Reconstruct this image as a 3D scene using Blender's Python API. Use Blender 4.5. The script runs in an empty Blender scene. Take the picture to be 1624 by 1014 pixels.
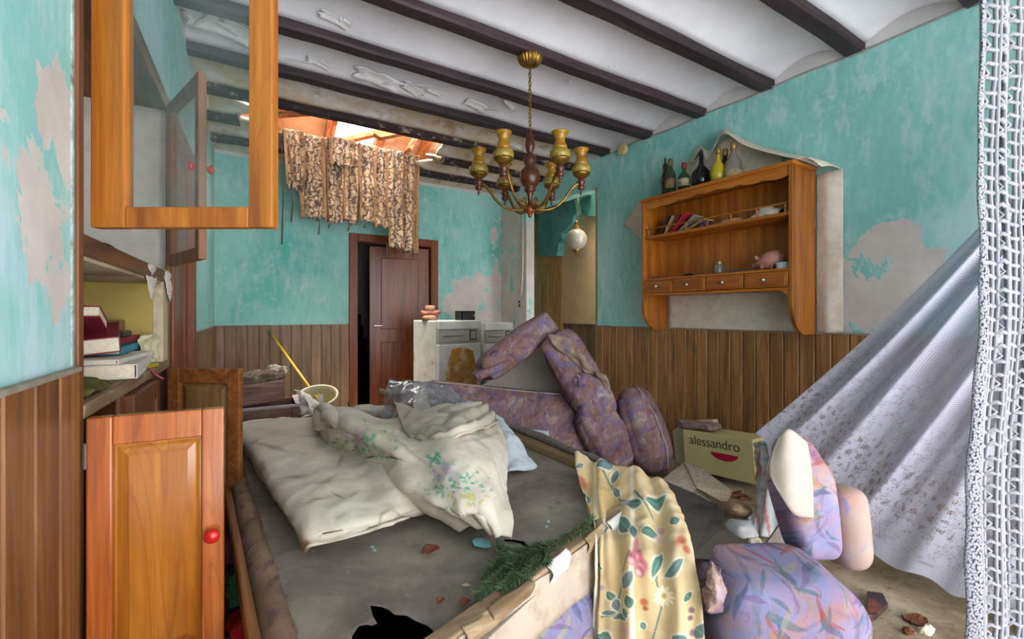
import bpy, bmesh, math, random
import numpy as np
from mathutils import Vector, Matrix, noise as mnoise, geometry as mgeo
PI = math.pi
random.seed(7); np.random.seed(7)
scene = bpy.context.scene
COL = scene.collection

# ------------------------------------------------------------------ camera, sky, sun, exposure
F, CXP, HYP, CAMH, YAW = 735.0, 812.0, 497.0, 1.2, math.radians(32.4)
FW = Vector((math.sin(YAW), math.cos(YAW), 0)); RT = Vector((math.cos(YAW), -math.sin(YAW), 0)); UP = Vector((0, 0, 1))
CAM = Vector((0, 0, CAMH))
cd = bpy.data.cameras.new('camera'); cam = bpy.data.objects.new('camera', cd); COL.objects.link(cam)
cd.sensor_width = 36; cd.lens = 36 * F / 1624; cd.shift_y = (HYP - 507) / 1624; cd.clip_start = 0.02
cam.location = CAM; cam.rotation_euler = (PI / 2, 0, -YAW)
scene.camera = cam
scene.view_settings.view_transform = 'Standard'; scene.view_settings.look = 'None'
scene.view_settings.gamma = 1; scene.view_settings.use_curve_mapping = False
scene.view_settings.exposure = 0.3
w = bpy.data.worlds.new('sky'); scene.world = w; w.use_nodes = True
bg = w.node_tree.nodes['Background']; bg.inputs[0].default_value = (0.97, 0.97, 1.0, 1); bg.inputs[1].default_value = 7.5
sd = bpy.data.lights.new('sun', 'SUN'); sd.energy = 18; sd.angle = 0.5; sd.color = (1, 0.9, 0.78)
sun = bpy.data.objects.new('sun', sd); COL.objects.link(sun)
sun.rotation_euler = Vector((0.1, 0.12, -1)).to_track_quat('-Z', 'Y').to_euler()
def portal(loc, sx, sy, rot):
    d = bpy.data.lights.new('daylight_portal', 'AREA'); d.shape = 'RECTANGLE'; d.size = sx; d.size_y = sy
    d.cycles.is_portal = True
    o = bpy.data.objects.new('daylight_portal', d); COL.objects.link(o); o.location = loc; o.rotation_euler = rot
portal((1.45, -2.06, 1.4), 3.3, 2.3, (PI / 2, 0, 0))

# ------------------------------------------------------------------ helpers
def ray(px, py):
    return FW + RT * ((px - CXP) / F) + UP * ((HYP - py) / F)
def at(px, py, t): return CAM + ray(px, py) * t
def atX(px, py, X): d = ray(px, py); return CAM + d * (X / d.x)
def atY(px, py, Y): d = ray(px, py); return CAM + d * (Y / d.y)
def atZ(px, py, z): d = ray(px, py); return CAM + d * ((z - CAMH) / d.z)
def proj(P):
    P = np.asarray(P, float); q = P - np.array(CAM)
    f = q @ np.array(FW); r = q @ np.array(RT)
    return CXP + F * r / f, HYP - F * q[..., 2] / f

class MB:
    def __init__(s): s.v = []; s.f = []; s.uv = None
    def add(s, vs, fs):
        b = len(s.v); s.v += [Vector(v) for v in vs]; s.f += [[i + b for i in q] for q in fs]; return s
    def obox(s, c, ax, h):
        c = Vector(c); X, Y, Z = [Vector(a) * k for a, k in zip(ax, h)]
        vs = [c + X * i + Y * j + Z * k for i in (-1, 1) for j in (-1, 1) for k in (-1, 1)]
        return s.add(vs, [(0, 1, 3, 2), (4, 6, 7, 5), (0, 4, 5, 1), (2, 3, 7, 6), (0, 2, 6, 4), (1, 5, 7, 3)])
    def box(s, x0, x1, y0, y1, z0, z1):
        return s.obox(((x0 + x1) / 2, (y0 + y1) / 2, (z0 + z1) / 2), ((1, 0, 0), (0, 1, 0), (0, 0, 1)), ((x1 - x0) / 2, (y1 - y0) / 2, (z1 - z0) / 2))
    def prism(s, pts, off):
        n = len(pts); pts = [Vector(p) for p in pts]; off = Vector(off)
        vs = pts + [p + off for p in pts]
        return s.add(vs, [list(range(n))[::-1], list(range(n, 2 * n))] + [(i, (i + 1) % n, n + (i + 1) % n, n + i) for i in range(n)])
    def tube(s, pts, r, n=8, cap=True):
        pts = [Vector(p) for p in pts]; m = len(pts)
        if not hasattr(r, '__len__'): r = [r] * m
        vs = []; fs = []; a = None
        for i, p in enumerate(pts):
            d = (pts[min(i + 1, m - 1)] - pts[max(i - 1, 0)]).normalized()
            if a is None:
                a = d.orthogonal().normalized()
            else:
                a = (a - d * a.dot(d)).normalized()
            b = d.cross(a)
            for k in range(n):
                t = 2 * PI * k / n; vs.append(p + (a * math.cos(t) + b * math.sin(t)) * r[i])
        for i in range(m - 1):
            for k in range(n):
                fs.append((i * n + k, i * n + (k + 1) % n, (i + 1) * n + (k + 1) % n, (i + 1) * n + k))
        if cap: fs += [list(range(n))[::-1], list(range((m - 1) * n, m * n))]
        return s.add(vs, fs)
    def lathe(s, prof, M=Matrix(), n=20, flute=0, fk=0):
        vs = []; fs = []; m = len(prof)
        for r, z in prof:
            for k in range(n):
                t = 2 * PI * k / n; q = r * (1 + flute * math.cos(fk * t))
                vs.append(M @ Vector((q * math.cos(t), q * math.sin(t), z)))
        for i in range(m - 1):
            for k in range(n):
                fs.append((i * n + k, i * n + (k + 1) % n, (i + 1) * n + (k + 1) % n, (i + 1) * n + k))
        if prof[0][0] > 1e-4: fs.append(list(range(n))[::-1])
        if prof[-1][0] > 1e-4: fs.append(list(range((m - 1) * n, m * n)))
        return s.add(vs, fs)
    def grid(s, P):
        nu, nv = P.shape[:2]; b = len(s.v)
        s.v += [Vector(p) for p in P.reshape(-1, 3)]
        s.f += [[b + i * nv + j, b + i * nv + j + 1, b + (i + 1) * nv + j + 1, b + (i + 1) * nv + j] for i in range(nu - 1) for j in range(nv - 1)]
        s.uv = [(i / (nu - 1), j / (nv - 1)) for i in range(nu) for j in range(nv)] if b == 0 else None
        return s
    def soft(s, c, ax, h, r, seg=8, amp=0.0, fr=4.0, seed=0, bulge=0.0):
        """rounded, slightly lumpy upholstered block"""
        c = Vector(c); ax = [Vector(a).normalized() for a in ax]; seen = {}; vs = []; fs = []
        def key(i, j, k): return (i, j, k)
        def pt(i, j, k):
            q = (i, j, k)
            if q in seen: return seen[q]
            p = [2 * x / seg - 1 for x in q]
            e = [math.copysign(abs(x) ** 0.8, x) for x in p]
            l = [x * hh for x, hh in zip(e, h)]
            inn = [max(-(hh - r), min(hh - r, x)) for x, hh in zip(l, h)]
            d = Vector([a - b for a, b in zip(l, inn)])
            if d.length > 1e-6: d = d.normalized() * r
            l = Vector(inn) + d
            for a in range(3):
                o = [x for y, x in enumerate(p) if y != a]
                l[a] += math.copysign(1, p[a]) * (abs(p[a]) > .99) * bulge * (1 - o[0] ** 2) * (1 - o[1] ** 2)
            w_ = c + ax[0] * l.x + ax[1] * l.y + ax[2] * l.z
            if amp:
                nn = mnoise.noise_vector(w_ * fr + Vector((seed, seed * 2, 0))); n2 = mnoise.noise_vector(w_ * fr * 3 + Vector((seed, 0, 9)))
                w_ = w_ + nn * amp + n2 * amp * .35
            seen[q] = len(vs); vs.append(w_); return seen[q]
        R = range(seg)
        for i in R:
            for j in R:
                fs += [(pt(i, j, 0), pt(i, j + 1, 0), pt(i + 1, j + 1, 0), pt(i + 1, j, 0)), (pt(i, j, seg), pt(i + 1, j, seg), pt(i + 1, j + 1, seg), pt(i, j + 1, seg)),
                       (pt(i, 0, j), pt(i + 1, 0, j), pt(i + 1, 0, j + 1), pt(i, 0, j + 1)), (pt(i, seg, j), pt(i, seg, j + 1), pt(i + 1, seg, j + 1), pt(i + 1, seg, j)),
                       (pt(0, i, j), pt(0, i, j + 1), pt(0, i + 1, j + 1), pt(0, i + 1, j)), (pt(seg, i, j), pt(seg, i + 1, j), pt(seg, i + 1, j + 1), pt(seg, i, j + 1))]
        return s.add(vs, fs)

def patch(C, nu, nv):
    """smooth surface through a grid of control points (Catmull-Rom)"""
    C = np.array([[list(p) for p in row] for row in C], float)
    def interp(A, n):
        m = A.shape[0]; out = []
        for t in np.linspace(0, m - 1, n):
            i = min(int(t), m - 2); f = t - i
            p1, p2 = A[i], A[i + 1]; p0 = A[i - 1] if i > 0 else 2 * p1 - p2; p3 = A[i + 2] if i + 2 < m else 2 * p2 - p1
            out.append(.5 * (2 * p1 + (p2 - p0) * f + (2 * p0 - 5 * p1 + 4 * p2 - p3) * f * f + (3 * p1 - p0 - 3 * p2 + p3) * f ** 3))
        return np.array(out)
    A = interp(C, nu); return interp(A.transpose(1, 0, 2), nv).transpose(1, 0, 2)
def gnorm(P):
    du = np.gradient(P, axis=0); dv = np.gradient(P, axis=1); n = np.cross(du, dv)
    return n / (np.linalg.norm(n, axis=2, keepdims=True) + 1e-9)
def vnoise(P, fr, seed=0):
    return np.array([mnoise.noise(Vector(p) * fr + Vector((seed, seed * 1.7, seed * .3))) for p in P.reshape(-1, 3)]).reshape(P.shape[:2])

def obj(name, mb, mat, parent=None, smooth=False, bevel=0, sub=0, solid=0, base=True, col=None, cname='print', seg=2):
    me = bpy.data.meshes.new(name); vs = mb.v
    off = Vector((0, 0, 0))
    if parent is None and base:
        xs = [v.x for v in vs]; ys = [v.y for v in vs]
        off = Vector(((min(xs) + max(xs)) / 2, (min(ys) + max(ys)) / 2, min(v.z for v in vs)))
    me.from_pydata([tuple(v - off) for v in vs], [], mb.f); me.update()
    if mb.uv:
        ul = me.uv_layers.new(name='UVMap'); li = np.empty(len(me.loops), np.int32); me.loops.foreach_get('vertex_index', li)
        ul.data.foreach_set('uv', np.array(mb.uv, np.float32)[li].ravel())
    if col is not None:
        at_ = me.color_attributes.new(cname, 'FLOAT_COLOR', 'POINT')
        c4 = np.ones((len(vs), 4), np.float32); c4[:, :3] = col.reshape(-1, 3); at_.data.foreach_set('color', c4.ravel())
    bm = bmesh.new(); bm.from_mesh(me); bmesh.ops.recalc_face_normals(bm, faces=bm.faces); bm.to_mesh(me); bm.free()
    if smooth: me.polygons.foreach_set('use_smooth', [True] * len(me.polygons))
    me.materials.append(mat)
    o = bpy.data.objects.new(name, me); COL.objects.link(o); o.location = off
    if parent: setpar(o, parent)
    if solid: m = o.modifiers.new('thick', 'SOLIDIFY'); m.thickness = solid; m.offset = 0
    if bevel: m = o.modifiers.new('bevel', 'BEVEL'); m.width = bevel; m.segments = seg; m.limit_method = 'ANGLE'
    if sub: m = o.modifiers.new('sub', 'SUBSURF'); m.levels = m.render_levels = sub
    return o
def wm(o):
    m = Matrix.LocRotScale(o.location, o.rotation_euler, o.scale)
    return wm(o.parent) @ o.matrix_parent_inverse @ m if o.parent else m
def setpar(o, p): o.parent = p; o.matrix_parent_inverse = wm(p).inverted()
def tag(o, label, cat, group=None):
    o['label'] = label; o['category'] = cat
    if group: o['group'] = group
    return o
def thing(name, label, cat, loc, group=None):
    o = bpy.data.objects.new(name, None); o.empty_display_size = .1; COL.objects.link(o); o.location = loc
    return tag(o, label, cat, group)
def struct(name, mb, mat, **k):
    o = obj(name, mb, mat, base=False, **k); o['kind'] = 'structure'; return o
def clone(o, parent, loc):
    c = o.copy(); COL.objects.link(c); c.parent = parent; c.location = loc; return c

# ------------------------------------------------------------------ material nodes
def S(h):
    h = h.lstrip('#'); c = [int(h[i:i + 2], 16) / 255 for i in (0, 2, 4)]
    return tuple((x / 12.92 if x <= .04045 else ((x + .055) / 1.055) ** 2.4) for x in c) + (1,)
class NT:
    def __init__(s, name, rough=.8, spec=.3):
        s.m = bpy.data.materials.new(name); s.m.use_nodes = True; s.t = s.m.node_tree; s.b = s.t.nodes['Principled BSDF']
        s.b.inputs['Roughness'].default_value = rough; s.b.inputs['Specular IOR Level'].default_value = spec
    def put(s, sock, v):
        if isinstance(v, bpy.types.NodeSocket): s.t.links.new(v, sock)
        elif v is not None: sock.default_value = v
    def n(s, typ, ins=None, out=0, **kw):
        nd = s.t.nodes.new('ShaderNode' + typ)
        for k, v in kw.items(): setattr(nd, k, v)
        for k, v in (ins or {}).items(): s.put(nd.inputs[k], v)
        return nd.outputs[out]
    def pos(s): return s.n('NewGeometry')
    def oc(s): return s.n('TexCoord', out=3)
    def uv(s): return s.n('TexCoord', out=2)
    def map(s, vec, sc=(1, 1, 1), loc=(0, 0, 0), rot=(0, 0, 0)): return s.n('Mapping', {'Vector': vec, 'Scale': sc, 'Location': loc, 'Rotation': rot})
    def noise(s, vec, sc=5, det=4, ro=.55, dist=0): return s.n('TexNoise', {'Vector': vec, 'Scale': sc, 'Detail': det, 'Roughness': ro, 'Distortion': dist})
    def ma(s, op, a, b=None, c=None, clamp=False):
        nd = s.t.nodes.new('ShaderNodeMath'); nd.operation = op; nd.use_clamp = clamp
        for i, v in enumerate((a, b, c)): s.put(nd.inputs[i], v)
        return nd.outputs[0]
    def mr(s, v, a, b, c=0, d=1, smooth=False): return s.n('MapRange', {'Value': v, 'From Min': a, 'From Max': b, 'To Min': c, 'To Max': d}, interpolation_type='SMOOTHSTEP' if smooth else 'LINEAR')
    def mix(s, f, a, b, blend='MIX'):
        nd = s.t.nodes.new('ShaderNodeMix'); nd.data_type = 'RGBA'; nd.blend_type = blend
        s.put(nd.inputs[0], f); s.put(nd.inputs[6], a); s.put(nd.inputs[7], b); return nd.outputs[2]
    def ramp(s, f, stops, const=False):
        nd = s.t.nodes.new('ShaderNodeValToRGB'); cr = nd.color_ramp
        if const: cr.interpolation = 'CONSTANT'
        while len(cr.elements) < len(stops): cr.elements.new(.5)
        for e, (p, c) in zip(cr.elements, stops): e.position = p; e.color = S(c) if isinstance(c, str) else c
        s.put(nd.inputs[0], f); return nd.outputs[0]
    def sep(s, v): nd = s.t.nodes.new('ShaderNodeSeparateXYZ'); s.put(nd.inputs[0], v); return nd.outputs
    def comb(s, x, y, z): return s.n('CombineXYZ', {0: x, 1: y, 2: z})
    def col(s, v): s.put(s.b.inputs['Base Color'], v); return s
    def rgh(s, v): s.put(s.b.inputs['Roughness'], v); return s
    def bump(s, h, st=.3, d=.01): s.put(s.b.inputs['Normal'], s.n('Bump', {'Height': h, 'Strength': st, 'Distance': d})); return s
    def rand(s): return s.n('ObjectInfo', out=5)
    def alpha(s, v): s.put(s.b.inputs['Alpha'], v); return s

def m_plain(name, c, rough=.7, spec=.3, var=.25, sc=12, bump=.1, dirt=None, metal=0):
    t = NT(name, rough, spec); p = t.pos(); f = t.noise(p, sc, 5, .6)
    c = S(c); dk = tuple(x * (1 - var) for x in c[:3]) + (1,); lt = tuple(min(1, x * (1 + var * .6)) for x in c[:3]) + (1,)
    k = t.ramp(f, [(.3, dk), (.7, lt)])
    if dirt: k = t.mix(t.mr(t.noise(p, sc * .4, 6, .7), .52, .68), k, S(dirt))
    t.col(k); t.b.inputs['Metallic'].default_value = metal
    if bump: t.bump(f, bump, .01)
    return t.m
def m_wood(name, dark, mid, light, axis=2, sc=1.0, rough=.45, spec=.4, bump=.15, wear=None, fig=0):
    t = NT(name, rough, spec); p = t.oc(); r = t.rand()
    q = t.n('VectorMath', {0: p, 1: t.comb(t.ma('MULTIPLY', r, 7.3), t.ma('MULTIPLY', r, 3.1), t.ma('MULTIPLY', r, 11.7))}, operation='ADD')
    s = [14 * sc] * 3; s[axis] = 1.1 * sc; g = t.map(q, tuple(s))
    a = t.noise(g, 1.0, 4, .6, 1.6); s2 = [90 * sc] * 3; s2[axis] = 3 * sc
    b = t.noise(t.map(q, tuple(s2)), 1.0, 3, .6)
    k = t.ramp(a, [(.28, dark), (.5, mid), (.74, light)])
    k = t.mix(t.mr(b, .35, .7, 0, .55), k, S(dark))
    if fig:
        s3 = [6 * sc] * 3; s3[axis] = .9 * sc; wv = t.noise(t.map(q, tuple(s3)), 1, 2, .5, .8); rg = t.ma('ABSOLUTE', t.ma('SINE', t.ma('MULTIPLY', wv, 55)))
        k = t.mix(t.mr(rg, .0, .35, fig, 0), k, S(dark))
    br = t.mr(r, 0, 1, .82, 1.12); k = t.mix(1.0, k, t.comb(br, br, br), 'MULTIPLY')
    if wear: k = t.mix(t.mr(t.noise(p, 9, 7, .7), .56, .66, 0, .8), k, S(wear))
    t.col(k); t.bump(b, bump, .004); return t.m
def m_wall(name, ax, spots, dark='#6ab3a9', light='#a6cbca', plaster='#b9b0aa', thr=.6, nz=(3.6, 2.3), scuff=.45):
    """flaking turquoise paint over plaster; spots = (a, z, ra, rz, gain): where the paint has come off"""
    t = NT(name, .8, .25); p = t.pos(); x, y, z = t.sep(p); a = (x, y)[ax]
    nA = t.noise(p, 1.3, 5, .6); nB = t.noise(p, 9, 6, .7); nC = t.noise(t.map(p, (6, 6, 1.5)), 4, 5, .65)
    c = t.ramp(t.ma('ADD', t.ma('MULTIPLY', nA, .75), t.ma('MULTIPLY', nC, .35)), [(.40, dark), (.52, '#84beb6'), (.66, light)])
    c = t.mix(t.mr(nB, .56, .70, 0, scuff), c, S('#b9d0cf'))
    c = t.mix(t.mr(t.noise(t.map(p, (3, 3, 1.2)), 3.1, 8, .72), .52, .62, 0, scuff), c, S('#b3cccb'))
    tot = t.ma('MULTIPLY', t.ma('SUBTRACT', t.noise(t.map(p, (1, 1, .8)), nz[0], 10, .66, .6), .5), nz[1])
    acc = t.ma('ADD', tot, -.2 * nz[1])
    for (sa, sz, ra, rz, g) in spots:
        da = t.ma('DIVIDE', t.ma('SUBTRACT', a, sa), ra); dz = t.ma('DIVIDE', t.ma('SUBTRACT', z, sz), rz)
        d = t.ma('ADD', t.ma('MULTIPLY', da, da), t.ma('MULTIPLY', dz, dz))
        acc = t.ma('ADD', acc, t.mr(d, 1.5, .3, 0, g, True))
    m = t.mr(acc, .0, .035)
    pl = t.ramp(t.noise(p, 5, 6, .6), [(.3, plaster), (.7, '#cfc8c2')])
    k = t.mix(m, c, pl)
    edge = t.mr(t.ma('ABSOLUTE', t.ma('SUBTRACT', acc, .02)), .03, .0)
    k = t.mix(t.ma('MULTIPLY', edge, .35), k, S('#dbe3e0'))
    sc_ = t.mr(t.noise(t.map(p, (40, 40, 3)), 1, 5, .7), .68, .76, 0, .35); k = t.mix(sc_, k, S('#4d6f6b'))
    t.col(k); t.bump(t.ma('SUBTRACT', t.ma('MULTIPLY', nB, .25), m), .45, .004); return t.m
def leafmask(t, uvw, sc, L, W, seed=0, soft=.1, rnd=.9):
    """ellipse-shaped leaves strewn at random angles, one for each cell; returns mask and the cell's random colour"""
    q = t.map(uvw, (1, 1, 1), (seed, seed * .7, 0))
    nd = t.t.nodes.new('ShaderNodeTexVoronoi'); nd.voronoi_dimensions = '2D'; t.put(nd.inputs['Vector'], q); nd.inputs['Scale'].default_value = sc; nd.inputs['Randomness'].default_value = rnd
    loc = t.n('VectorMath', {0: t.n('VectorMath', {0: q, 'Scale': sc}, operation='SCALE'), 1: t.n('VectorMath', {0: nd.outputs['Position'], 'Scale': sc}, operation='SCALE')}, operation='SUBTRACT')
    cr = t.sep(nd.outputs['Color'])
    rot = t.n('VectorRotate', {'Vector': loc, 'Angle': t.ma('MULTIPLY', cr[0], 6.283)}, rotation_type='Z_AXIS')
    x, y, _ = t.sep(rot); y = t.ma('ADD', y, t.ma('MULTIPLY', t.ma('MULTIPLY', x, x), .5))
    xx = t.ma('DIVIDE', x, L); yy = t.ma('DIVIDE', t.ma('ABSOLUTE', y), W)
    d = t.ma('ADD', yy, t.ma('MULTIPLY', xx, xx))
    return t.mr(d, 1, 1 - soft), cr[1], d
def m_mottle(name, cols, sc=6, leaves=(), rough=.95, dirt=.0, dirtc='#6d5a48', streak=.5):
    """woven upholstery with a blurred painterly print: warped colour patches, brush streaks, a few long leaves"""
    t = NT(name, rough, .1); x, y, z = t.sep(t.oc())
    u3 = t.comb(t.ma('ADD', t.ma('MULTIPLY', x, .84), t.ma('MULTIPLY', y, -.54)), t.ma('ADD', z, t.ma('MULTIPLY', y, .6)), 0)
    wv = t.n('VectorMath', {0: u3, 1: t.n('VectorMath', {0: t.n('TexNoise', {'Vector': u3, 'Scale': sc * 1.3, 'Detail': 4}, out=1), 'Scale': 1.0 / sc}, operation='SCALE')}, operation='ADD')
    f = t.noise(wv, sc, 3, .5, .5); n_ = len(cols)
    k = t.ramp(f, [(.30 + .42 * i / (n_ - 1), c) for i, c in enumerate(cols)])
    for i, (rot, c) in enumerate(((.6, cols[0]), (-.8, cols[-1]), (1.6, cols[n_ // 2]))):
        g = t.noise(t.map(wv, (sc * 9, sc * 1.6, 1), (i * 3, 0, 0), (0, 0, rot)), 1, 3, .6); k = t.mix(t.mr(g, .56, .66, 0, streak), k, S(c))
    w2 = t.n('VectorMath', {0: u3, 1: t.n('VectorMath', {0: t.n('TexNoise', {'Vector': u3, 'Scale': 7, 'Detail': 2}, out=1), 'Scale': .05}, operation='SCALE')}, operation='ADD')
    for i, (c, s_, L, W) in enumerate(leaves):
        m, r, _ = leafmask(t, w2, s_, L, W, 1.3 + i * 2.17, .4); brk = t.mr(t.noise(u3, 50, 4, .7), .3, .6, .45, 1)
        k = t.mix(t.ma('MULTIPLY', t.ma('MULTIPLY', m, brk), t.mr(r, .15, .5, .0, .8)), k, S(c))
    wx, wy, _ = t.sep(u3); g = t.ma('MULTIPLY', t.ma('SINE', t.ma('MULTIPLY', wx, 900)), t.ma('SINE', t.ma('MULTIPLY', wy, 900)))
    k = t.mix(t.mr(g, -1, 1, 0, .16), k, S('#3f3238')); t.bump(g, .15, .002)
    if dirt: k = t.mix(t.mr(t.noise(t.pos(), 6, 7, .65), .45, .7, 0, dirt), k, S(dirtc))
    t.col(k); return t.m
def m_floral(name, base, alt, cols, sc=9, plane='oc', rough=.95, dirt=.0, weave=True, dirtc='#6d5a48'):
    """woven upholstery with a leaf print"""
    t = NT(name, rough, .1)
    if plane == 'uv': u3 = t.uv()
    else:
        x, y, z = t.sep(t.oc()); u3 = t.comb(t.ma('ADD', t.ma('MULTIPLY', x, .84), t.ma('MULTIPLY', y, -.54)), t.ma('ADD', z, t.ma('MULTIPLY', y, .6)), 0)
    wv = t.n('VectorMath', {0: u3, 1: t.n('VectorMath', {0: t.n('TexNoise', {'Vector': u3, 'Scale': sc * .8, 'Detail': 4}, out=1), 'Scale': .6 / sc}, operation='SCALE')}, operation='ADD')
    nz = t.noise(u3, sc * .35, 4, .6)
    k = t.mix(t.mr(nz, .38, .62, smooth=True), S(base), S(alt))
    for i, (c, s_, L, W) in enumerate(cols):
        m, r, _ = leafmask(t, wv, sc * s_, L, W, 1.3 + i * 2.17, .45)
        brk = t.mr(t.noise(u3, sc * 5, 4, .7), .35, .6, .35, 1)
        k = t.mix(t.ma('MULTIPLY', t.ma('MULTIPLY', m, brk), t.mr(r, .15, .6, .1, .85)), k, S(c))
    if weave:
        wx, wy, _ = t.sep(u3)
        g = t.ma('MULTIPLY', t.ma('SINE', t.ma('MULTIPLY', wx, 900)), t.ma('SINE', t.ma('MULTIPLY', wy, 900)))
        k = t.mix(t.mr(g, -1, 1, 0, .16), k, S('#3f3238')); t.bump(g, .15, .002)
    if dirt: k = t.mix(t.mr(t.noise(t.pos(), 6, 7, .65), .45, .7, 0, dirt), k, S(dirtc))
    t.col(k); return t.m
def m_print(name, rough=.9, dirt=.3, dirtc='#8d8271', cname='print', sc=9, spec=.1):
    """colour attribute holding the cloth's flat print, soiled by noise"""
    t = NT(name, rough, spec); k = t.n('VertexColor', layer_name=cname); p = t.pos()
    f = t.noise(p, sc, 7, .68); k = t.mix(t.mr(f, .48, .7, 0, dirt), k, S(dirtc))
    t.col(k); t.bump(t.noise(p, 60, 5, .6), .25, .006); return t.m
def m_glass(name, tint='#ffffff', rough=.02, op=.12):
    t = NT(name); o = t.t.nodes['Material Output']
    tr = t.n('BsdfTransparent', {0: S(tint)}); gl = t.n('BsdfGlossy', {'Color': (1, 1, 1, 1), 'Roughness': rough})
    df = t.n('BsdfDiffuse', {'Color': S('#aeb0ac')})
    lw = t.n('LayerWeight', {'Blend': .25}, out=1)
    a = t.n('MixShader', {0: t.ma('MULTIPLY', lw, .35), 1: tr, 2: gl})
    dust = t.mr(t.noise(t.pos(), 7, 6, .65), .45, .8, op * .2, op * 1.5)
    b = t.n('MixShader', {0: dust, 1: a, 2: df}); t.t.links.new(b, o.inputs[0]); return t.m

# ------------------------------------------------------------------ materials
M = {}
M['wall_left'] = m_wall('paint_left', 1, [(1.34, 1.45, .16, .30, .70), (1.16, 1.36, .12, .22, .45)], dark='#84babb', light='#b0cdd3', nz=(5.5, 3.0))
M['wall_right'] = m_wall('paint_right', 1, [(1.12, 1.45, .30, .34, .62), (1.25, 1.15, .3, .22, .5), (2.9, 1.35, .12, .2, .15), (3.5, 1.5, .12, .2, .12), (5.15, 1.7, .6, 1.2, .7)], dark='#77b3ad', scuff=.6)
M['wall_back'] = m_wall('paint_back', 0, [(3.0, 1.35, .62, .42, .75), (3.25, 2.1, .14, .6, .45), (1.15, 1.15, .12, .25, .2)], dark='#58b3a6', light='#93c9c0', scuff=.5)
M['plaster'] = m_plain('white_plaster', '#c9c6c4', .9, .1, .15, 3, .1)
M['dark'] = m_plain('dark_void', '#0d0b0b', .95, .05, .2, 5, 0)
def _ceil():
    t = NT('whitewash', .9, .15); p = t.pos(); x, y, z = t.sep(p)
    f = t.noise(p, 1.6, 6, .6); k = t.ramp(f, [(.3, '#bfbdc2'), (.7, '#d9d8dc')])
    st = t.noise(t.map(p, (1, 2, 1)), 2.3, 7, .68)
    g = t.ma('MULTIPLY', t.mr(y, 3.35, 3.6), t.mr(st, .34, .52)); k = t.mix(t.ma('MULTIPLY', g, .85), k, S('#b9a687'))
    g2 = t.ma('MULTIPLY', t.mr(y, 3.4, 3.6), t.mr(t.noise(p, 4.1, 6, .7), .54, .66)); k = t.mix(t.ma('MULTIPLY', g2, .7), k, S('#8d6a40'))
    sp = t.mr(t.noise(p, 22, 3, .6), .72, .76, 0, .5); k = t.mix(sp, k, S('#8f8a88'))
    t.col(k); t.bump(t.noise(p, 7, 6, .6), .2, .01); return t.m
M['ceil'] = _ceil()
M['beam'] = m_wood('beam_wood', '#1f1517', '#33262a', '#48383a', 0, .7, .6, .35, .5)
M['beam_worn'] = m_wood('beam_wood_worn', '#1f1517', '#362a2a', '#4c3e3c', 0, .7, .7, .2, .6, wear='#a59a8c')
M['planks_left'] = m_wood('plank_left', '#573315', '#84562c', '#a57238', 2, .8, .42, .45, .1)
M['planks_right'] = m_wood('plank_right', '#6b4727', '#9a6d42', '#bb8b57', 2, 1.1, .45, .4, .15)
M['planks_back'] = m_wood('plank_back', '#634935', '#876a51', '#a08269', 2, .8, .5, .35, .12)
M['groove'] = m_plain('plank_groove', '#3a2617', .7, .2, .2, 10, 0)
M['rail'] = m_plain('rail_trim', '#8d8576', .7, .2, .35, 14, .1)
M['door_wood'] = m_wood('door_wood', '#4f2106', '#7d3d10', '#97521c', 2, .7, .35, .45, .08)
M['frame_wood'] = m_wood('door_frame_wood', '#5a2812', '#80411f', '#98552e', 2, .8, .4, .4, .08)
M['honey'] = m_wood('honey_pine', '#7a3f0c', '#a8631d', '#c07a2b', 2, .8, .35, .5, .08, fig=.3)
M['honey_h'] = m_wood('honey_pine_across', '#7a3f0c', '#a8631d', '#c07a2b', 1, .7, .35, .5, .08)
M['pine'] = m_wood('orange_pine', '#74360e', '#ab5a22', '#c27636', 2, .8, .22, .6, .06, fig=.35)
M['pine_panel'] = m_wood('pine_panel', '#7d4310', '#ab6a24', '#c68a3e', 2, .5, .16, .7, .04, fig=.5)
M['dull_pine'] = m_wood('dull_pine', '#5f3a20', '#8a5c3a', '#a3744c', 2, .8, .5, .35, .1, fig=.3)
M['brown'] = m_wood('brown_pine', '#43230f', '#6a3f20', '#86552e', 2, .8, .5, .35, .1)
M['brown_h'] = m_wood('brown_pine_across', '#4d2a12', '#7a4a22', '#946030', 1, .8, .45, .35, .1)
M['cream'] = m_plain('cream_paint', '#b9a98d', .7, .2, .2, 8, .08, '#80705a')
M['olive'] = m_plain('olive_board', '#a8944f', .7, .25, .15, 3, .05)
M['brass'] = m_plain('aged_brass', '#8a6a2e', .4, .5, .4, 30, .2, '#4a3a1c', .8)
M['steel'] = m_plain('steel', '#a9a7a2', .3, .5, .2, 30, .05, None, .9)
M['red'] = m_plain('red_plastic', '#b01818', .3, .5, .1, 9, 0)
M['paper'] = m_plain('old_paper', '#cfc5b2', .9, .1, .2, 14, .1, '#a08c6a')
M['wallpaper'] = m_plain('loose_wallpaper', '#d0c6b8', .9, .1, .12, 18, .12, '#beb09c')
M['white'] = m_plain('white_card', '#d2cec6', .8, .2, .15, 9, .06)
M['teal_old'] = m_plain('old_teal_paint', '#5b9089', .7, .25, .3, 6, .15, '#35544f')
M['glass'] = m_glass('dusty_pane', '#f2f5f4', .05, .06)

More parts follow.
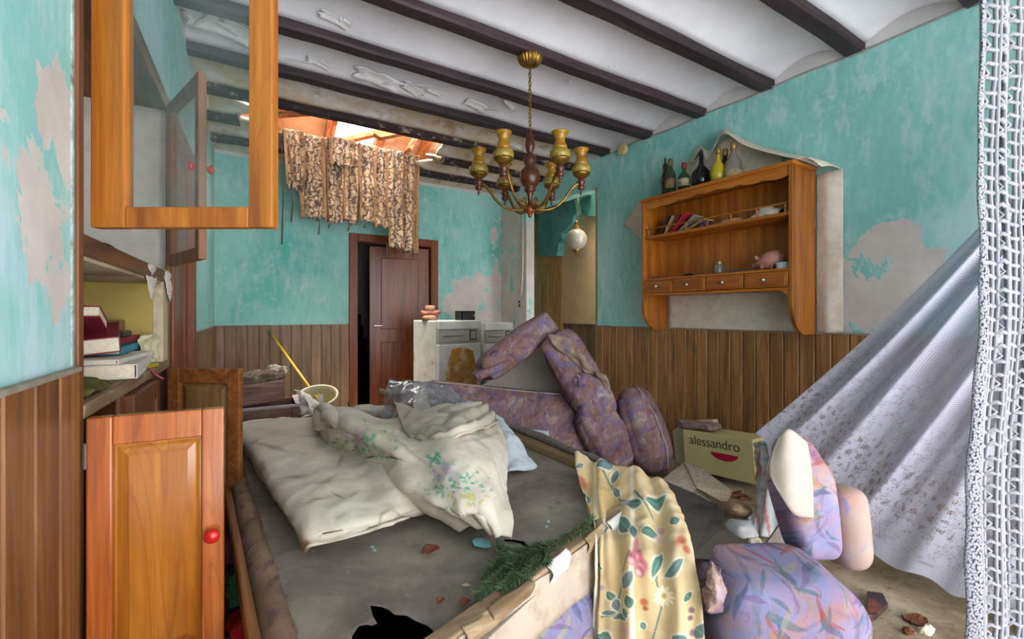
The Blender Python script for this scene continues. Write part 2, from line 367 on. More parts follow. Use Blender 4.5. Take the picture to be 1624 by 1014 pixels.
# ------------------------------------------------------------------ floor
def _floor():
    t = NT('dirty_floor', .9, .15); p = t.pos(); f = t.noise(p, 3, 7, .65)
    k = t.ramp(f, [(.3, '#6a5c4a'), (.5, '#93846c'), (.7, '#b0a48e')]); k = t.mix(t.mr(t.noise(p, 16, 6, .7), .55, .7, 0, .7), k, S('#4e4234'))
    t.col(k); t.bump(t.noise(p, 30, 6, .7), .5, .02); return t.m
struct('floor', MB().box(-1.2, 4.6, -.7, 7.2, -.1, 0), _floor())

# ------------------------------------------------------------------ walls
ZC, XR, YB, YN = 2.8, 3.3, 5.48, -2.0
ZT = 2.97; CY0, CY1 = 1.44, 2.76
def LX(Y): return -.31 + .0625 * (Y - 1)
LD = Vector((.0624, .998, 0)); LN = Vector((.998, -.0624, 0))
def LP(Y, o, z): return Vector((LX(Y), Y, 0)) + LN * o + Vector((0, 0, z))
def lbox(mb, y0, y1, o0, o1, z0, z1):
    q = [LP(y0, o0, z0), LP(y1, o0, z0), LP(y1, o1, z0), LP(y0, o1, z0)]
    return mb.prism(q, (0, 0, z1 - z0))
WZ = 1.065
mb = MB(); lbox(mb, YN - .1, CY0, -.12, 0, 0, ZC); lbox(mb, CY0, CY1, -.62, 0, 2.21, ZC); lbox(mb, 3.62, YB + .1, -.12, 0, 0, ZC)
lbox(mb, CY1, 3.62, -.12, 0, 2.2, ZC); lbox(mb, 1.3, 2.9, -.62, -.5, 0, 2.3)
wl = struct('wall_left', mb, M['wall_left'])
mb = MB().box(XR, XR + .12, YN, 3.56, 0, ZC).box(XR, XR + .12, 4.86, YB + .1, 0, ZC).box(XR, XR + .12, 3.56, 4.86, 2.5, ZC)
wr = struct('wall_right', mb, M['wall_right'])
DX0, DX1, DZ = 1.33, 2.29, 2.05
mb = MB().box(-.6, DX0, YB, YB + .12, 0, ZC).box(DX1, XR + 1.0, YB, YB + .12, 0, ZC).box(DX0, DX1, YB, YB + .12, DZ, ZC)
wb = struct('wall_back', mb, M['wall_back'])
mb = MB().box(-.8, XR + .12, YN - .12, YN, 0, .25).box(-.8, XR + .12, YN - .12, YN, 2.55, ZT).box(-.8, -.42, YN - .12, YN, .25, 2.55).box(3.1, XR + .12, YN - .12, YN, .25, 2.55)
struct('wall_near', mb, M['plaster'])
# wainscot of grooved boards, each board a piece of its wall
def board(wd, h, th, name, mat, parent, place, n, top=None):
    """n upright boards sharing one mesh with a shallow groove at each side"""
    b = .006
    for i in range(n):
        p, ex, en = place(i)
        if i == 0:
            m = MB(); w2 = wd / 2 - .0015
            pr = [(-w2, 0), (-w2, th * .45), (-w2 + b, th), (w2 - b, th), (w2, th * .45), (w2, 0)]
            m.prism([Vector((x, y, 0)) for x, y in pr], (0, 0, h)); o = obj(name, m, mat, None, base=False); me = o.data
        else:
            o = bpy.data.objects.new(name, me); COL.objects.link(o)
        o.rotation_euler = (0, 0, math.atan2(ex.y, ex.x)); o.location = p; o.parent = parent
def wains(parent, a, b, n, wd, mat, h=WZ, th=.014):
    a = Vector(a); b = Vector(b); d = (b - a).normalized()
    board(wd, h, th, 'plank', mat, parent, lambda i: (a + d * (wd * (i + .5)), d, None), n)
def back_strip(parent, mb): obj('plank_backing', mb, M['groove'], parent)
# direction chosen so that the boards' thickness (local +y) points into the room
wains(wr, (XR, -1.95, 0), (XR, 3.56, 0), 56, .0984, M['planks_right'])
wains(wl, LP(CY0, 0, 0), LP(-1.9, 0, 0), 27, .124, M['planks_left'])
wains(wl, LP(5.46, 0, 0), LP(3.68, 0, 0), 18, .0985, M['planks_back'])
wains(wb, (DX0 - .06, YB, 0), (-.05, YB, 0), 13, .1015, M['planks_back'])
obj('rail_trim', MB().box(XR - .02, XR, -1.95, 3.56, WZ, WZ + .012), M['rail'], wr, bevel=.003)
mb = MB(); lbox(mb, -1.9, CY0, 0, .018, WZ, WZ + .012); obj('rail_trim', mb, M['rail'], wl, bevel=.003)
mb = MB(); lbox(mb, 3.68, 5.46, 0, .02, WZ, WZ + .012); obj('rail_trim', mb, M['rail'], wl, bevel=.003)
obj('rail_trim', MB().box(-.05, DX0 - .06, YB - .02, YB, WZ, WZ + .012), M['rail'], wb, bevel=.003)
mb = MB(); lbox(mb, CY0 - .012, CY0 + .004, -.02, .004, 0, 2.79); obj('chipped_edge', mb, m_plain('chipped_plaster', '#93aaa4', .9, .1, .4, 40, .6, '#5d4a38'), wl, bevel=.004)

# alcove beyond the opening in the right wall
AX = 3.85
mb = MB().box(AX, AX + .1, 3.3, 6.0, 0, ZT).box(XR + .12, AX, 3.3, 3.4, 0, .9).box(XR + .12, AX, 3.3, 3.4, 2.5, ZT).box(XR, AX, 5.55, 5.65, 0, ZT).box(XR + .12, AX + .1, 4.2, 5.6, 2.62, ZT)  # unseen side gap and open ceiling, added to let daylight into the alcove
wa = struct('wall_alcove', mb, M['teal_old'])
M['veneer'] = m_wood('striped_veneer', '#7a5529', '#ab7f49', '#c9a064', 2, 1.3, .5, .35, .05)
obj('veneer_panel', MB().box(AX - .03, AX, 4.80, 5.54, 0, 2.6), M['veneer'], wa, bevel=.002)
M['tan'] = m_plain('tan_board', '#b89b76', .8, .2, .12, 4, .06, '#a1855f')
obj('tan_board', MB().box(AX - .022, AX, 3.45, 4.79, WZ, 2.45), M['tan'], wa, bevel=.002)
wains(wa, (AX, 3.45, 0), (AX, 4.8, 0), 12, .111, m_wood('alcove_planks', '#4a3623', '#6d533c', '#84684c', 2, .8, .5, .3, .1))
obj('corner_strip', MB().box(XR - .004, XR + .13, 3.555, 3.585, 0, 2.5), m_plain('strip', '#8f7c5e', .6), wa, bevel=.003)
pf = [(912, 318), (925, 305), (880, 312), (850, 335), (853, 347), (853, 406), (883, 406), (886, 386), (892, 380), (890, 370), (897, 364), (908, 354), (910, 343), (915, 338), (913, 326)]
obj('stair_soffit', MB().prism([atX(x, y, 3.72) for x, y in pf], (.12, 0, 0)), M['teal_old'], wa, bevel=.006)
pf = [(905, 300), (945, 296), (944, 343), (932, 344), (925, 338), (921, 330), (915, 328), (909, 320)]
obj('scalloped_board', MB().prism([atX(x, y, 3.80) for x, y in pf], (.02, 0, 0)), M['teal_old'], wa, bevel=.003)
# conduit and switch on the short white wall
o = obj('cable_conduit', MB().tube([atX(829, 335, 3.285), atX(829, 430, 3.28), atX(827, 470, 3.285)], .011, 8), m_plain('conduit', '#cfcac0', .6), wr, smooth=True)
o = obj('wall_switch', MB().box(3.283, 3.3, 4.95, 5.03, 1.27, 1.39), m_plain('switch', '#b8b0a2', .5), wr, bevel=.004)
for k in (1.30, 1.345): obj('switch_hole', MB().lathe([(.0, 0), (.014, 0), (.014, .006)], Matrix.Translation((3.283, 4.99, k)) @ Matrix.Rotation(-PI / 2, 4, 'Y'), 10), M['dark'], wr)

# ------------------------------------------------------------------ ceiling: beams and shallow vaults
HX0, HX1 = .05, 1.98
mb = MB().box(XR, XR + .12, YN, YB + .1, ZC, ZT).box(-.6, XR, YB, YB + .12, ZC, ZT)
lbox(mb, YN, YB, -.12, 0, ZC, ZT); mb.box(-.7, XR + .12, YN - .1, 3.9, ZT, ZT + .12).box(-.7, -.35, 3.9, 5.7, ZT, ZT + .12).box(2.3, XR + .12, 3.9, 5.7, ZT, ZT + .12)
ceil = struct('ceiling', mb, M['plaster'])
BY = [-1.97 + .54 * k for k in range(14)]           # -1.97 ... 5.05
def beam(x0, x1, y, mat, jag=0):
    m = MB(); n = max(2, int((x1 - x0) / .12)); w_ = .052; P = []
    for i in range(n + 1):
        x = x0 + (x1 - x0) * i / n; e = jag * (i == n)
        dz = .008 * mnoise.noise(Vector((x * 3, y * 5, 0))); dy = .007 * mnoise.noise(Vector((x * 2.3, y * 7, 4)))
        P.append([Vector((x + e * s_, y + dy + a * w_, z + dz)) for a, z, s_ in ((-1, 2.80, .1), (-.8, 2.785, 0), (.8, 2.785, .15), (1, 2.80, .02), (1, 2.95, .2), (-1, 2.95, -.1))])
    vs = [v for r in P for v in r]; fs = [[0, 1, 2, 3, 4, 5], [n * 6 + k for k in (5, 4, 3, 2, 1, 0)]]
    for i in range(n):
        for k in range(6): fs.append((i * 6 + k, (i + 1) * 6 + k, (i + 1) * 6 + (k + 1) % 6, i * 6 + (k + 1) % 6))
    m.add(vs, fs); return obj('beam', m, mat, ceil)
for k, y in enumerate(BY):
    if abs(y - 4.51) < .01: beam(-.5, .12, y, M['beam_worn'], .3); beam(2.0, XR + .03, y, M['beam_worn'])
    else: beam(-.5, XR + .03, y, M['beam_worn'] if y > 3.9 else M['beam'])
def vault(y0, y1, x0, x1, j0=0, j1=0):
    """shallow barrel vault between two beams; j = raggedness of a broken end"""
    nx = max(4, int((x1 - x0) / .08)); ny = 12; P = np.zeros((nx + 1, ny + 1, 3))
    for i in range(nx + 1):
        for j in range(ny + 1):
            f = j / ny; y = y0 + (y1 - y0) * f
            e0 = j0 * mnoise.noise(Vector((y * 9, 1, x0))) ; e1 = j1 * mnoise.noise(Vector((y * 9, 5, x1)))
            x = (x0 + e0) + (x1 + e1 - x0 - e0) * i / nx
            P[i, j] = (x, y, 2.845 + .075 * math.sin(PI * f) + .006 * mnoise.noise(Vector((x * 2, y * 4, 0))))
    return obj('vault', MB().grid(P), M['ceil'], ceil, smooth=True, solid=.03)
YS = BY + [5.54]
for y0, y1 in zip(YS[:-1], YS[1:]):
    a, b = y0 + .04, y1 - .04
    if 3.9 < y0 < 4.0: vault(a, b, -.5, .15, 0, .2); vault(a, b, 1.92, XR + .05, .14, 0)
    elif 4.4 < y0 < 4.6: vault(a, b, -.5, .35, 0, .2); vault(a, b, 1.95, XR + .05, .16, 0)
    else: vault(a, b, -.5, XR + .05)
vault(YN - .05, BY[0] - .04, -.5, XR + .05)
# curled paint flakes hanging from the vaults
M['flake'] = m_plain('paint_flake', '#dcdadb', .85, .15, .08, 20, .05)
def flake(px, py, s, a, z=2.865):
    c = atZ(px, py, z); ny, nx = 6, 8; P = np.zeros((nx, ny, 3)); sd_ = px * .37
    for i in range(nx):
        for j in range(ny):
            u = i / (nx - 1) - .5; v = j / (ny - 1) - .5
            u2 = u + .25 * mnoise.noise(Vector((v * 6, sd_, 0))); v2 = v * (.7 + .5 * mnoise.noise(Vector((u * 4, sd_, 3))))
            x, y = u2 * s * 1.6, v2 * s * .8; dz = -(max(0, u + .1) ** 2) * s * .35 - max(0, v + .2) ** 2 * s * .3
            P[i, j] = (c.x + x * math.cos(a) - y * math.sin(a), c.y + x * math.sin(a) + y * math.cos(a), c.z + dz)
    obj('paint_flake', MB().grid(P), M['flake'], ceil, smooth=True, solid=.003)
for q in [(530, 28, .10, .2), (545, 38, .07, 1.2), (470, 95, .13, 2.9), (505, 98, .09, .3), (600, 122, .20, .1), (640, 132, .16, 2.8), (610, 138, .1, 1), (655, 140, .12, .5), (350, 40, .22, .1), (385, 50, .16, .7),
          (330, 30, .13, 2), (755, 165, .12, .2), (775, 172, .09, 2.5), (810, 165, .10, .5), (820, 230, .10, .2), (690, 145, .08, .2)]: flake(*q)
for px, py, s in [(905, 130, .03), (1010, 190, .02)]: flake(px, py, s, 1)
# junction boxes
for name, p, par in (('junction_box', atX(990, 238, 3.285), wr), ('junction_box', LP(4.05, .02, 2.74), wl)):
    n_ = Vector((-1, 0, 0)) if par is wr else LN
    obj(name, MB().lathe([(.052, 0), (.052, .03), (.046, .04), (0, .042)], Matrix.Translation(p) @ n_.to_track_quat('Z', 'Y').to_matrix().to_4x4(), 20), m_plain('old_cap', '#b9a777', .6), par, smooth=False, bevel=.002)
obj('ceiling_cable', MB().tube([Vector((3.286, y, 2.79 + .006 * math.sin(y * 9))) for y in np.linspace(.1, 3.5, 30)], .006, 6), m_plain('cable', '#8d8880', .7), wr, smooth=True)

# ------------------------------------------------------------------ attic and broken roof over the hole
M['rafter'] = m_wood('raw_rafter', '#6d3a1c', '#a5643a', '#c08a5c', 1, .6, .8, .1, .3)
M['tile'] = m_plain('terracotta_board', '#c08a66', .9, .1, .3, 6, .3, '#e0c6ac')
slope = lambda y: 4.75 - (y - 3.0) * .55
roof = struct('roof', MB().box(-.9, 4.5, 6.55, 6.7, 2.9, 3.3).box(-.9, -.75, 3.0, 6.6, 2.97, 4.4).box(4.0, 4.15, 3.0, 6.6, 2.97, 4.4).box(-.9, 4.1, 3.0, 3.12, 2.97, 4.9), m_plain('attic_render', '#c9b8a4', .9, .1, .2, 4, .2))
rd = Vector((0, 1, -.55)).normalized(); rn = rd.cross(Vector((1, 0, 0)))
for i in range(9):
    x = -.6 + i * .56
    obj('rafter', MB().obox((x, 4.8, slope(4.8) - .06), (Vector((1, 0, 0)), rd, rn), (.045, 2.15, .06)), M['rafter'], roof, bevel=.005)
for i in range(8):
    for j in range(9):
        h = mnoise.cell(Vector((i * 1.3 + .5, j * 1.7 + .5, 2)))
        if j <= 4 or (i > 5 and j <= 5): continue  # boards out of view left off so more sky light falls in
        if 1 <= i <= 4 and h > .1: continue
        y = 3.15 + j * .42
        obj('roof_board', MB().obox((-.6 + (i + .5) * .56, y, slope(y) + .03), (Vector((1, 0, 0)), rd, rn), (.275, .225, .012)), M['tile'], roof)
for k, (x, y, z, a, l) in enumerate([(.9, 4.85, 3.1, .5, .5), (1.35, 5.2, 3.05, -.4, .45), (1.7, 4.8, 3.05, .9, .5), (.55, 4.7, 3.0, .2, .4), (1.9, 5.1, 3.08, 1.3, .5)]):
    d = Vector((math.cos(a), math.sin(a) * .5, .35)).normalized()
    obj('fallen_lath', MB().obox((x, y, z + .1), (d, d.orthogonal().normalized(), d.cross(d.orthogonal()).normalized()), (l, .045, .02)), M['rafter'], roof, bevel=.004)

# ------------------------------------------------------------------ doors
d1 = struct('door_1', MB().box(DX0 - .065, DX0 + .03, YB - .03, YB + .13, 0, DZ + .07).box(DX1 - .03, DX1 + .065, YB - .03, YB + .13, 0, DZ + .07).box(DX0 + .03, DX1 - .03, YB - .03, YB + .13, DZ - .02, DZ + .07), M['frame_wood'], bevel=.006)
hA = Vector((DX1 - .035, YB + .05, 0)); hB = Vector((1.545, YB + .17, 0)); hd = (hB - hA).normalized(); hn = Vector((-hd.y, hd.x, 0)); L_ = (hB - hA).length
slab = obj('door_leaf', MB().obox(hA + hd * L_ / 2 + UP * 1.01, (hd, hn, UP), (L_ / 2, .02, 1.0)), M['door_wood'], d1, bevel=.004)
for z0, z1 in ((.18, .85), (1.0, 1.88)):
    obj('door_panel', MB().obox(hA + hd * L_ / 2 + UP * (z0 + z1) / 2 - hn * .0 , (hd, hn, UP), (L_ / 2 - .13, .026, (z1 - z0) / 2)), M['door_wood'], slab, bevel=.012)
hp = hA + hd * (L_ - .05) + UP * 1.05
obj('door_handle', MB().tube([hp - hn * .02, hp - hn * .06, hp - hn * .065 - hd * .1], .009, 8).obox(hp - hn * .024, (hd, hn, UP), (.018, .003, .09)).tube([hp + hn * .02, hp + hn * .06, hp + hn * .065 - hd * .1], .009, 8), M['steel'], slab)
struct('wall_corridor', MB().box(.4, 3.2, 7.0, 7.1, 0, 2.9).box(.3, .4, 5.6, 7.1, 0, 2.9).box(3.2, 3.3, 5.6, 7.1, 0, 2.9).box(.3, 3.3, 5.6, 7.1, 2.8, 2.9), m_plain('corridor_paint', '#8f938f', .9, .1, .2, 3, .1))
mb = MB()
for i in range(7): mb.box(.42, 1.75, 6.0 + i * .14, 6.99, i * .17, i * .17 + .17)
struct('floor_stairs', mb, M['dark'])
d2 = struct('door_2', MB().prism([LP(2.77, -.06, 0), LP(2.90, -.06, 0), LP(2.90, .02, 0), LP(2.77, .02, 0)], (0, 0, 2.2)).prism([LP(3.52, -.1, 0), LP(3.62, -.1, 0), LP(3.62, .03, 0), LP(3.52, .03, 0)], (0, 0, 2.2)).prism([LP(2.90, -.06, 2.1), LP(3.52, -.06, 2.1), LP(3.52, .02, 2.1), LP(2.90, .02, 2.1)], (0, 0, .1)), M['frame_wood'], bevel=.005)
for i in range(4):
    mb = MB(); lbox(mb, 2.905 + i * .154, 2.905 + i * .154 + .15, -.05, -.01 + .006 * (i % 2), 0, 2.1); obj('plank', mb, M['frame_wood'], d2, bevel=.004)

# ------------------------------------------------------------------ built-in cabinet in the left wall
cab = thing('built_in_cabinet', 'brown pine built-in cabinet with open glass doors set in the turquoise wall', 'cabinet', LP(2.2, -.2, 0))
Y0c, Y1c, CT, KT, SHZ = CY0 + .005, CY1 - .005, 2.2, .983, 1.39
def lpart(name, mat, *b, parent=cab, bevel=.003): 
    m = MB(); [lbox(m, *q) for q in b]; return obj(name, m, mat, parent, bevel=bevel)
lpart('side_panel', M['brown'], (Y0c, Y0c + .025, -.46, .0, 0, CT)); lpart('side_panel', M['brown'], (Y1c - .025, Y1c, -.46, .0, 0, SHZ)); lpart('side_panel', M['white'], (Y1c - .025, Y1c, -.46, .0, SHZ, CT))
lpart('back_panel', M['white'], (Y0c, Y1c, -.48, -.46, SHZ, CT)); lpart('back_panel', M['olive'], (Y0c, Y1c, -.48, -.46, .9, SHZ)); lpart('back_panel', M['brown'], (Y0c, Y1c, -.48, -.46, .02, .9))
sh = lpart('shelf', M['brown_h'], (Y0c + .025, Y1c - .025, -.46, .012, SHZ - .05, SHZ))
lpart('shelf_underside', M['cream'], (Y0c + .03, Y1c - .03, -.45, .0, SHZ - .06, SHZ - .049), parent=sh, bevel=0)
lpart('counter', m_wood('counter_wood', '#5d4630', '#8d7355', '#a58d6e', 1, .7, .7, .2, .2, wear='#a89c88'), (Y0c + .025, Y1c - .025, -.46, .014, KT - .035, KT))
lpart('top_board', M['brown_h'], (Y0c, Y1c, -.46, .012, CT - .04, CT))
lpart('stile', M['brown'], (CY0, CY0 + .035, .0, .012, 0, CT)); lpart('stile', M['brown'], (2.68, CY1, .0, .014, 0, CT))
lpart('stile', M['cream'], (2.56, 2.68, -.03, .008, KT, SHZ - .05)); lpart('divider', M['olive'], (2.56, 2.58, -.46, -.03, KT, SHZ - .05))
lpart('rail', M['brown_h'], (CY0 + .035, 2.68, .0, .012, CT - .07, CT)); lpart('rail', M['brown_h'], (CY0 + .035, 2.68, 0, .012, .02, .12)); lpart('base_shelf', M['brown_h'], (Y0c, Y1c, -.46, 0, .10, .12))
lpart('stile', M['brown'], (1.80, 1.86, 0, .012, .12, KT - .035)); lpart('stile', M['brown'], (2.30, 2.36, 0, .012, .12, KT - .035))
def pdoor(hinge, end, z0, z1, st, st2, rl, mats, glass=False, knob=None, knobz=0, raised=.018, th=.03, side=-1, lab=None):
    """frame door hung at hinge: frame mesh > pane or raised panel, knob, hinge plates; side = which face the panel stands proud of"""
    a = Vector(hinge); b = Vector(end); a.z = b.z = 0; d = (b - a).normalized(); L = (b - a).length; n = Vector((-d.y, d.x, 0))
    m = MB(); zc = (z0 + z1) / 2; hz = (z1 - z0) / 2
    m.obox(a + d * st / 2 + UP * zc, (d, n, UP), (st / 2, th / 2, hz)); m.obox(a + d * (L - st2 / 2) + UP * zc, (d, n, UP), (st2 / 2, th / 2, hz))
    for z in (z0 + rl / 2, z1 - rl / 2): m.obox(a + d * (L + st - st2) / 2 + UP * z, (d, n, UP), ((L - st - st2) / 2, th / 2 - .0008, rl / 2))
    o = obj('door', m, mats[0], cab, bevel=.004)
    if lab: o['label'] = lab
    c = a + d * (L + st - st2) / 2 + UP * zc; hw = (L - st - st2) / 2; hh = hz - rl
    if glass: obj('glass_pane', MB().obox(c, (d, n, UP), (hw + .006, .002, hh + .006)), M['glass'], o)
    else:
        m = MB(); s_ = side
        q = [(hw, hh, .0), (hw - .004, hh - .004, .0), (hw - .03, hh - .03, raised)]
        vs = []
        for (x, z, y) in [(hw + .004, hh + .004, -.006), (hw - .006, hh - .006, -.004), (hw - .014, hh - .014, .001), (hw - .03, hh - .03, .009)]:
            vs += [c + d * sx * x + UP * sz * z + n * s_ * y for sx, sz in ((-1, -1), (1, -1), (1, 1), (-1, 1))]
        fs = [[k * 4 + i, k * 4 + (i + 1) % 4, k * 4 + 4 + (i + 1) % 4, k * 4 + 4 + i] for k in range(3) for i in range(4)] + [[12, 13, 14, 15], [3, 2, 1, 0]]
        m.add(vs, fs); obj('panel', m, mats[1], o)
    if knob:
        for s_ in ((-1, 1) if knob == 2 else (side,)):
            kp = a + d * (L - st2 / 2) + UP * knobz + n * s_ * th / 2
            obj('knob', MB().lathe([(.007, 0), (.007, .008), (.016, .014), (.018, .022), (.012, .029), (0, .031)], Matrix.Translation(kp) @ (n * s_).to_track_quat('Z', 'Y').to_matrix().to_4x4(), 16), M['red'], o, smooth=True)
    for z in (z0 + .09, z1 - .09): obj('hinge', MB().tube([a - d * .004 + UP * (z - .03), a - d * .004 + UP * (z + .03)], .006, 8), M['steel'], o)
    return o
pdoor((-.250, 1.488, 0), (.118, 1.252, 0), 1.405, 2.15, .082, .058, .05, (M['honey'],), glass=True, lab='glazed door swung wide open toward the room, honey brown frame')
pdoor(LP(2.60, .03, 0), (-.050, 2.165, 0), 1.41, 2.14, .05, .045, .05, (M['dull_pine'],), glass=True, knob=2, knobz=1.77, lab='far glazed door with a red knob, half open')
pdoor((-.258, 1.452, 0), (.014, 1.43, 0), .29, .955, .048, .048, .07, (M['pine'], M['pine_panel']), knob=1, knobz=.635, side=-1, lab='glossy orange lower door with raised panel and red knob, swung open')
pdoor(LP(2.575, .03, 0), (.086, 2.37, 0), .29, .955, .055, .055, .065, (M['brown_h'], m_wood('dull_panel', '#5f4326', '#7d5c38', '#8f6c44', 2, .5, .5, .3, .06)), side=-1, lab='far lower door standing open, dull brown')
pdoor(LP(2.30, .02, 0), LP(1.87, .02, 0), .12, .94, .055, .055, .07, (M['brown'], M['brown']), side=1, lab='closed lower door with raised panel')

# things standing in the cabinet
BKG = 'books heaped on the cabinet counter'
def book(name, label, c, ang, L, W, T, cover, tilt=0, group=None, roll=0, parent=None):
    """flat book: cover boards and spine, page block as a part"""
    R = Matrix.Rotation(ang, 3, 'Z') @ Matrix.Rotation(tilt, 3, 'Y') @ Matrix.Rotation(roll, 3, 'X'); ax = [R.col[0], R.col[1], R.col[2]]; c = Vector(c)
    t = thing(name, label, 'book', c - UP * T / 2, group)
    m = MB().obox(c + ax[2] * (T / 2 - .002), ax, (L / 2, W / 2, .002)).obox(c - ax[2] * (T / 2 - .002), ax, (L / 2, W / 2, .002)).obox(c - ax[1] * (W / 2 - .002), ax, (L / 2, .002, T / 2 - .004))
    obj('cover', m, cover, t, bevel=.001); obj('pages', MB().obox(c + ax[1] * .002, ax, (L / 2 - .005, W / 2 - .006, T / 2 - .004)), M['pages'], t)
    return t
M['pages'] = m_plain('book_pages', '#d6cbb4', .9, .1, .15, 120, .1)
cov = lambda n, c: m_plain('cover_' + n, c, .55, .35, .15, 14, .03)
CR, CB, CN, CW, CY = cov('red', '#7d2530'), cov('blue', '#2b7f95'), cov('brown', '#6d4328'), cov('white', '#cfc9bd'), cov('yellow', '#b49a2e')
LA = math.atan2(LD.y, LD.x)
zc = KT + .002; LP0 = LP
def LP(Y, o, z): return LP0(CY0 + .06 + (Y - 1.58) * .94, o * 1.0 - .03, z - (.027 if z > 1.25 else 0))

def BP(Y, o, dz): return LP0(Y, o, zc + dz)
book('book', 'thick pale book lying lowest at the front of the cabinet counter', BP(2.16, -.12, .024), LA + .08, .44, .26, .048, CW, group=BKG)
book('book', 'thin yellow-edged book half under the thick pale one', BP(2.22, -.045, .006), LA - .12, .34, .09, .012, CY, group=BKG)
book('book', 'brown boxed book behind the blue volume at the white stile', BP(2.41, -.2, .026), LA + .05, .24, .24, .05, CN, group=BKG)
book('magazine', 'curled white magazine on top of the thick pale book', BP(2.14, -.13, .058), LA - .06, .40, .25, .016, CW, group=BKG)
book('book', 'teal blue hardback near the top of the heap', BP(2.32, -.18, .082), LA + .03, .44, .26, .026, CB, group=BKG)
book('book', 'wine red hardback topmost of the heap', BP(2.36, -.2, .110), LA - .06, .38, .25, .026, CR, group=BKG)
book('book', 'red-brown book tilted with its pages toward the room', BP(2.13, -.15, .125), LA + PI + .2, .24, .19, .055, CR, .2, BKG, roll=.1)
book('book', 'leaning open-backed book highest at the near stile', BP(2.05, -.16, .195), LA + PI + .1, .18, .16, .038, CR, -.3, BKG)
tag(obj('cardboard_carton', MB().prism([BP(2.35, -.24, .125), BP(2.54, -.24, .125), BP(2.54, -.12, .125), BP(2.35, -.12, .125)], (0, 0, .06)), m_plain('kraft', '#8f6a45', .8), bevel=.002), 'small brown carton behind the red hardback', 'carton')
tag(obj('black_wallet', MB().soft(BP(2.3, -.1, .137), (LD, LN, UP), (.085, .035, .012), .01, 6), m_plain('black_leather', '#1c1a1b', .4), smooth=True), 'black wallet-shaped case lying on the red hardback', 'wallet')
def crumple(name, label, cat, C, nu, nv, mat, amp=.01, fr=14, solid=.003, seed=0, group=None, col=None):
    P = patch(C, nu, nv); N = gnorm(P); P = P + N * (vnoise(P, fr, seed) * amp + vnoise(P, fr * 2.3, seed + 5) * amp * .45)[..., None]
    o = obj(name, MB().grid(P), mat, None, smooth=True, solid=solid); return tag(o, label, cat, group)
M['olive_cloth'] = m_plain('olive_cloth', '#57512f', .95, .05, .3, 25, .3)
M['pink_cloth'] = m_plain('pink_cloth', '#b05a63', .95, .05, .3, 25, .3)
crumple('olive_rag', 'olive rag bunched on the counter below the books', 'rag', [[LP(1.58, .02, KT + 0.010), LP(1.7, .03, KT + 0.010), LP(1.85, .03, KT + 0.007)], [LP(1.58, -.05, KT + 0.055), LP(1.7, -.05, KT + 0.075), LP(1.86, -.04, KT + 0.025)], [LP(1.58, -.1, KT + 0.025), LP(1.7, -.09, KT + 0.035), LP(1.84, -.085, KT + 0.010)]], 24, 24, M['olive_cloth'], .022, 22, .004)
crumple('pink_rag', 'pink cloth tongue hanging over the counter edge beside the books', 'rag', [[LP(2.15, -.08, KT + 0.055), LP(2.3, .0, KT + 0.050), LP(2.42, .075, .94)], [LP(2.2, -.1, KT + 0.065), LP(2.32, -.02, KT + 0.055), LP(2.46, .07, .93)], [LP(2.2, -.14, KT + 0.045), LP(2.34, -.05, KT + 0.015), LP(2.47, .06, .95)]], 24, 16, M['pink_cloth'], .012, 25, .003, 3)
crumple('green_printed_paper', 'crumpled green and cream paper at the white stile of the cabinet', 'paper', [[LP(2.52, .0, KT + 0.015), LP(2.62, .02, KT + 0.010), LP(2.72, .02, KT + 0.025)], [LP(2.54, -.02, KT + 0.085), LP(2.62, -.01, KT + 0.075), LP(2.7, .02, KT + 0.065)], [LP(2.56, -.02, KT + 0.125), LP(2.62, .03, KT + 0.125), LP(2.68, .03, KT + 0.085)]], 16, 16, m_plain('green_print', '#c8bfa0', .9, .1, .2, 30, .1, '#4f7a55'), .015, 25, .002, 7)
M['lace'] = None
def m_lace(name, c, sc, op):
    t = NT(name, .95, .05); u = t.oc(); x, y, z = t.sep(u)
    v = t.n('TexVoronoi', {'Vector': u, 'Scale': sc}, feature='DISTANCE_TO_EDGE'); v2 = t.n('TexVoronoi', {'Vector': u, 'Scale': sc * 3.1}, feature='DISTANCE_TO_EDGE')
    a = t.ma('MAXIMUM', t.mr(v, .16, .12), t.mr(v2, .16, .10)); a = t.ma('MAXIMUM', a, t.mr(t.noise(u, sc * .7, 2, .5), op, op + .03))
    t.col(S(c)); t.alpha(a); return t.m
M['doily'] = m_lace('crochet_doily', '#d9d3c6', 55, .5)
for lab, Y, o, s_ in (('white crochet doily hanging over the upper shelf edge near the middle', 2.42, .035, .16), ('white crochet doily at the far glazed door bottom', 2.82, .04, .14)):
    crumple('lace_doily', lab, 'doily', [[LP(Y - s_, -.14, 1.42), LP(Y, -.16, 1.42), LP(Y + s_, -.14, 1.42)], [LP(Y - s_, .01, 1.421), LP(Y, .03, 1.424), LP(Y + s_, .01, 1.421)], [LP(Y - s_ * .9, o, 1.40), LP(Y, o + .006, 1.37), LP(Y + s_ * .9, o, 1.40)], [LP(Y - s_ * .55, o + .004, 1.35), LP(Y, o + .008, 1.28), LP(Y + s_ * .55, o + .004, 1.35)]], 24, 20, M['doily'], .004, 20, .002, 2, 'doilies on the upper shelf')
def weave_box():
    t = NT('white_wicker', .8, .2); u = t.oc(); x, y, z = t.sep(u)
    f = t.ma('SINE', t.ma('ADD', t.ma('MULTIPLY', y, 380), t.ma('MULTIPLY', t.ma('ABSOLUTE', t.ma('SINE', t.ma('MULTIPLY', z, 130))), 3)))
    t.col(t.mix(t.mr(f, -.4, .4), S('#7d766c'), S('#cfc8bc'))); t.bump(f, .6, .004); return t.m
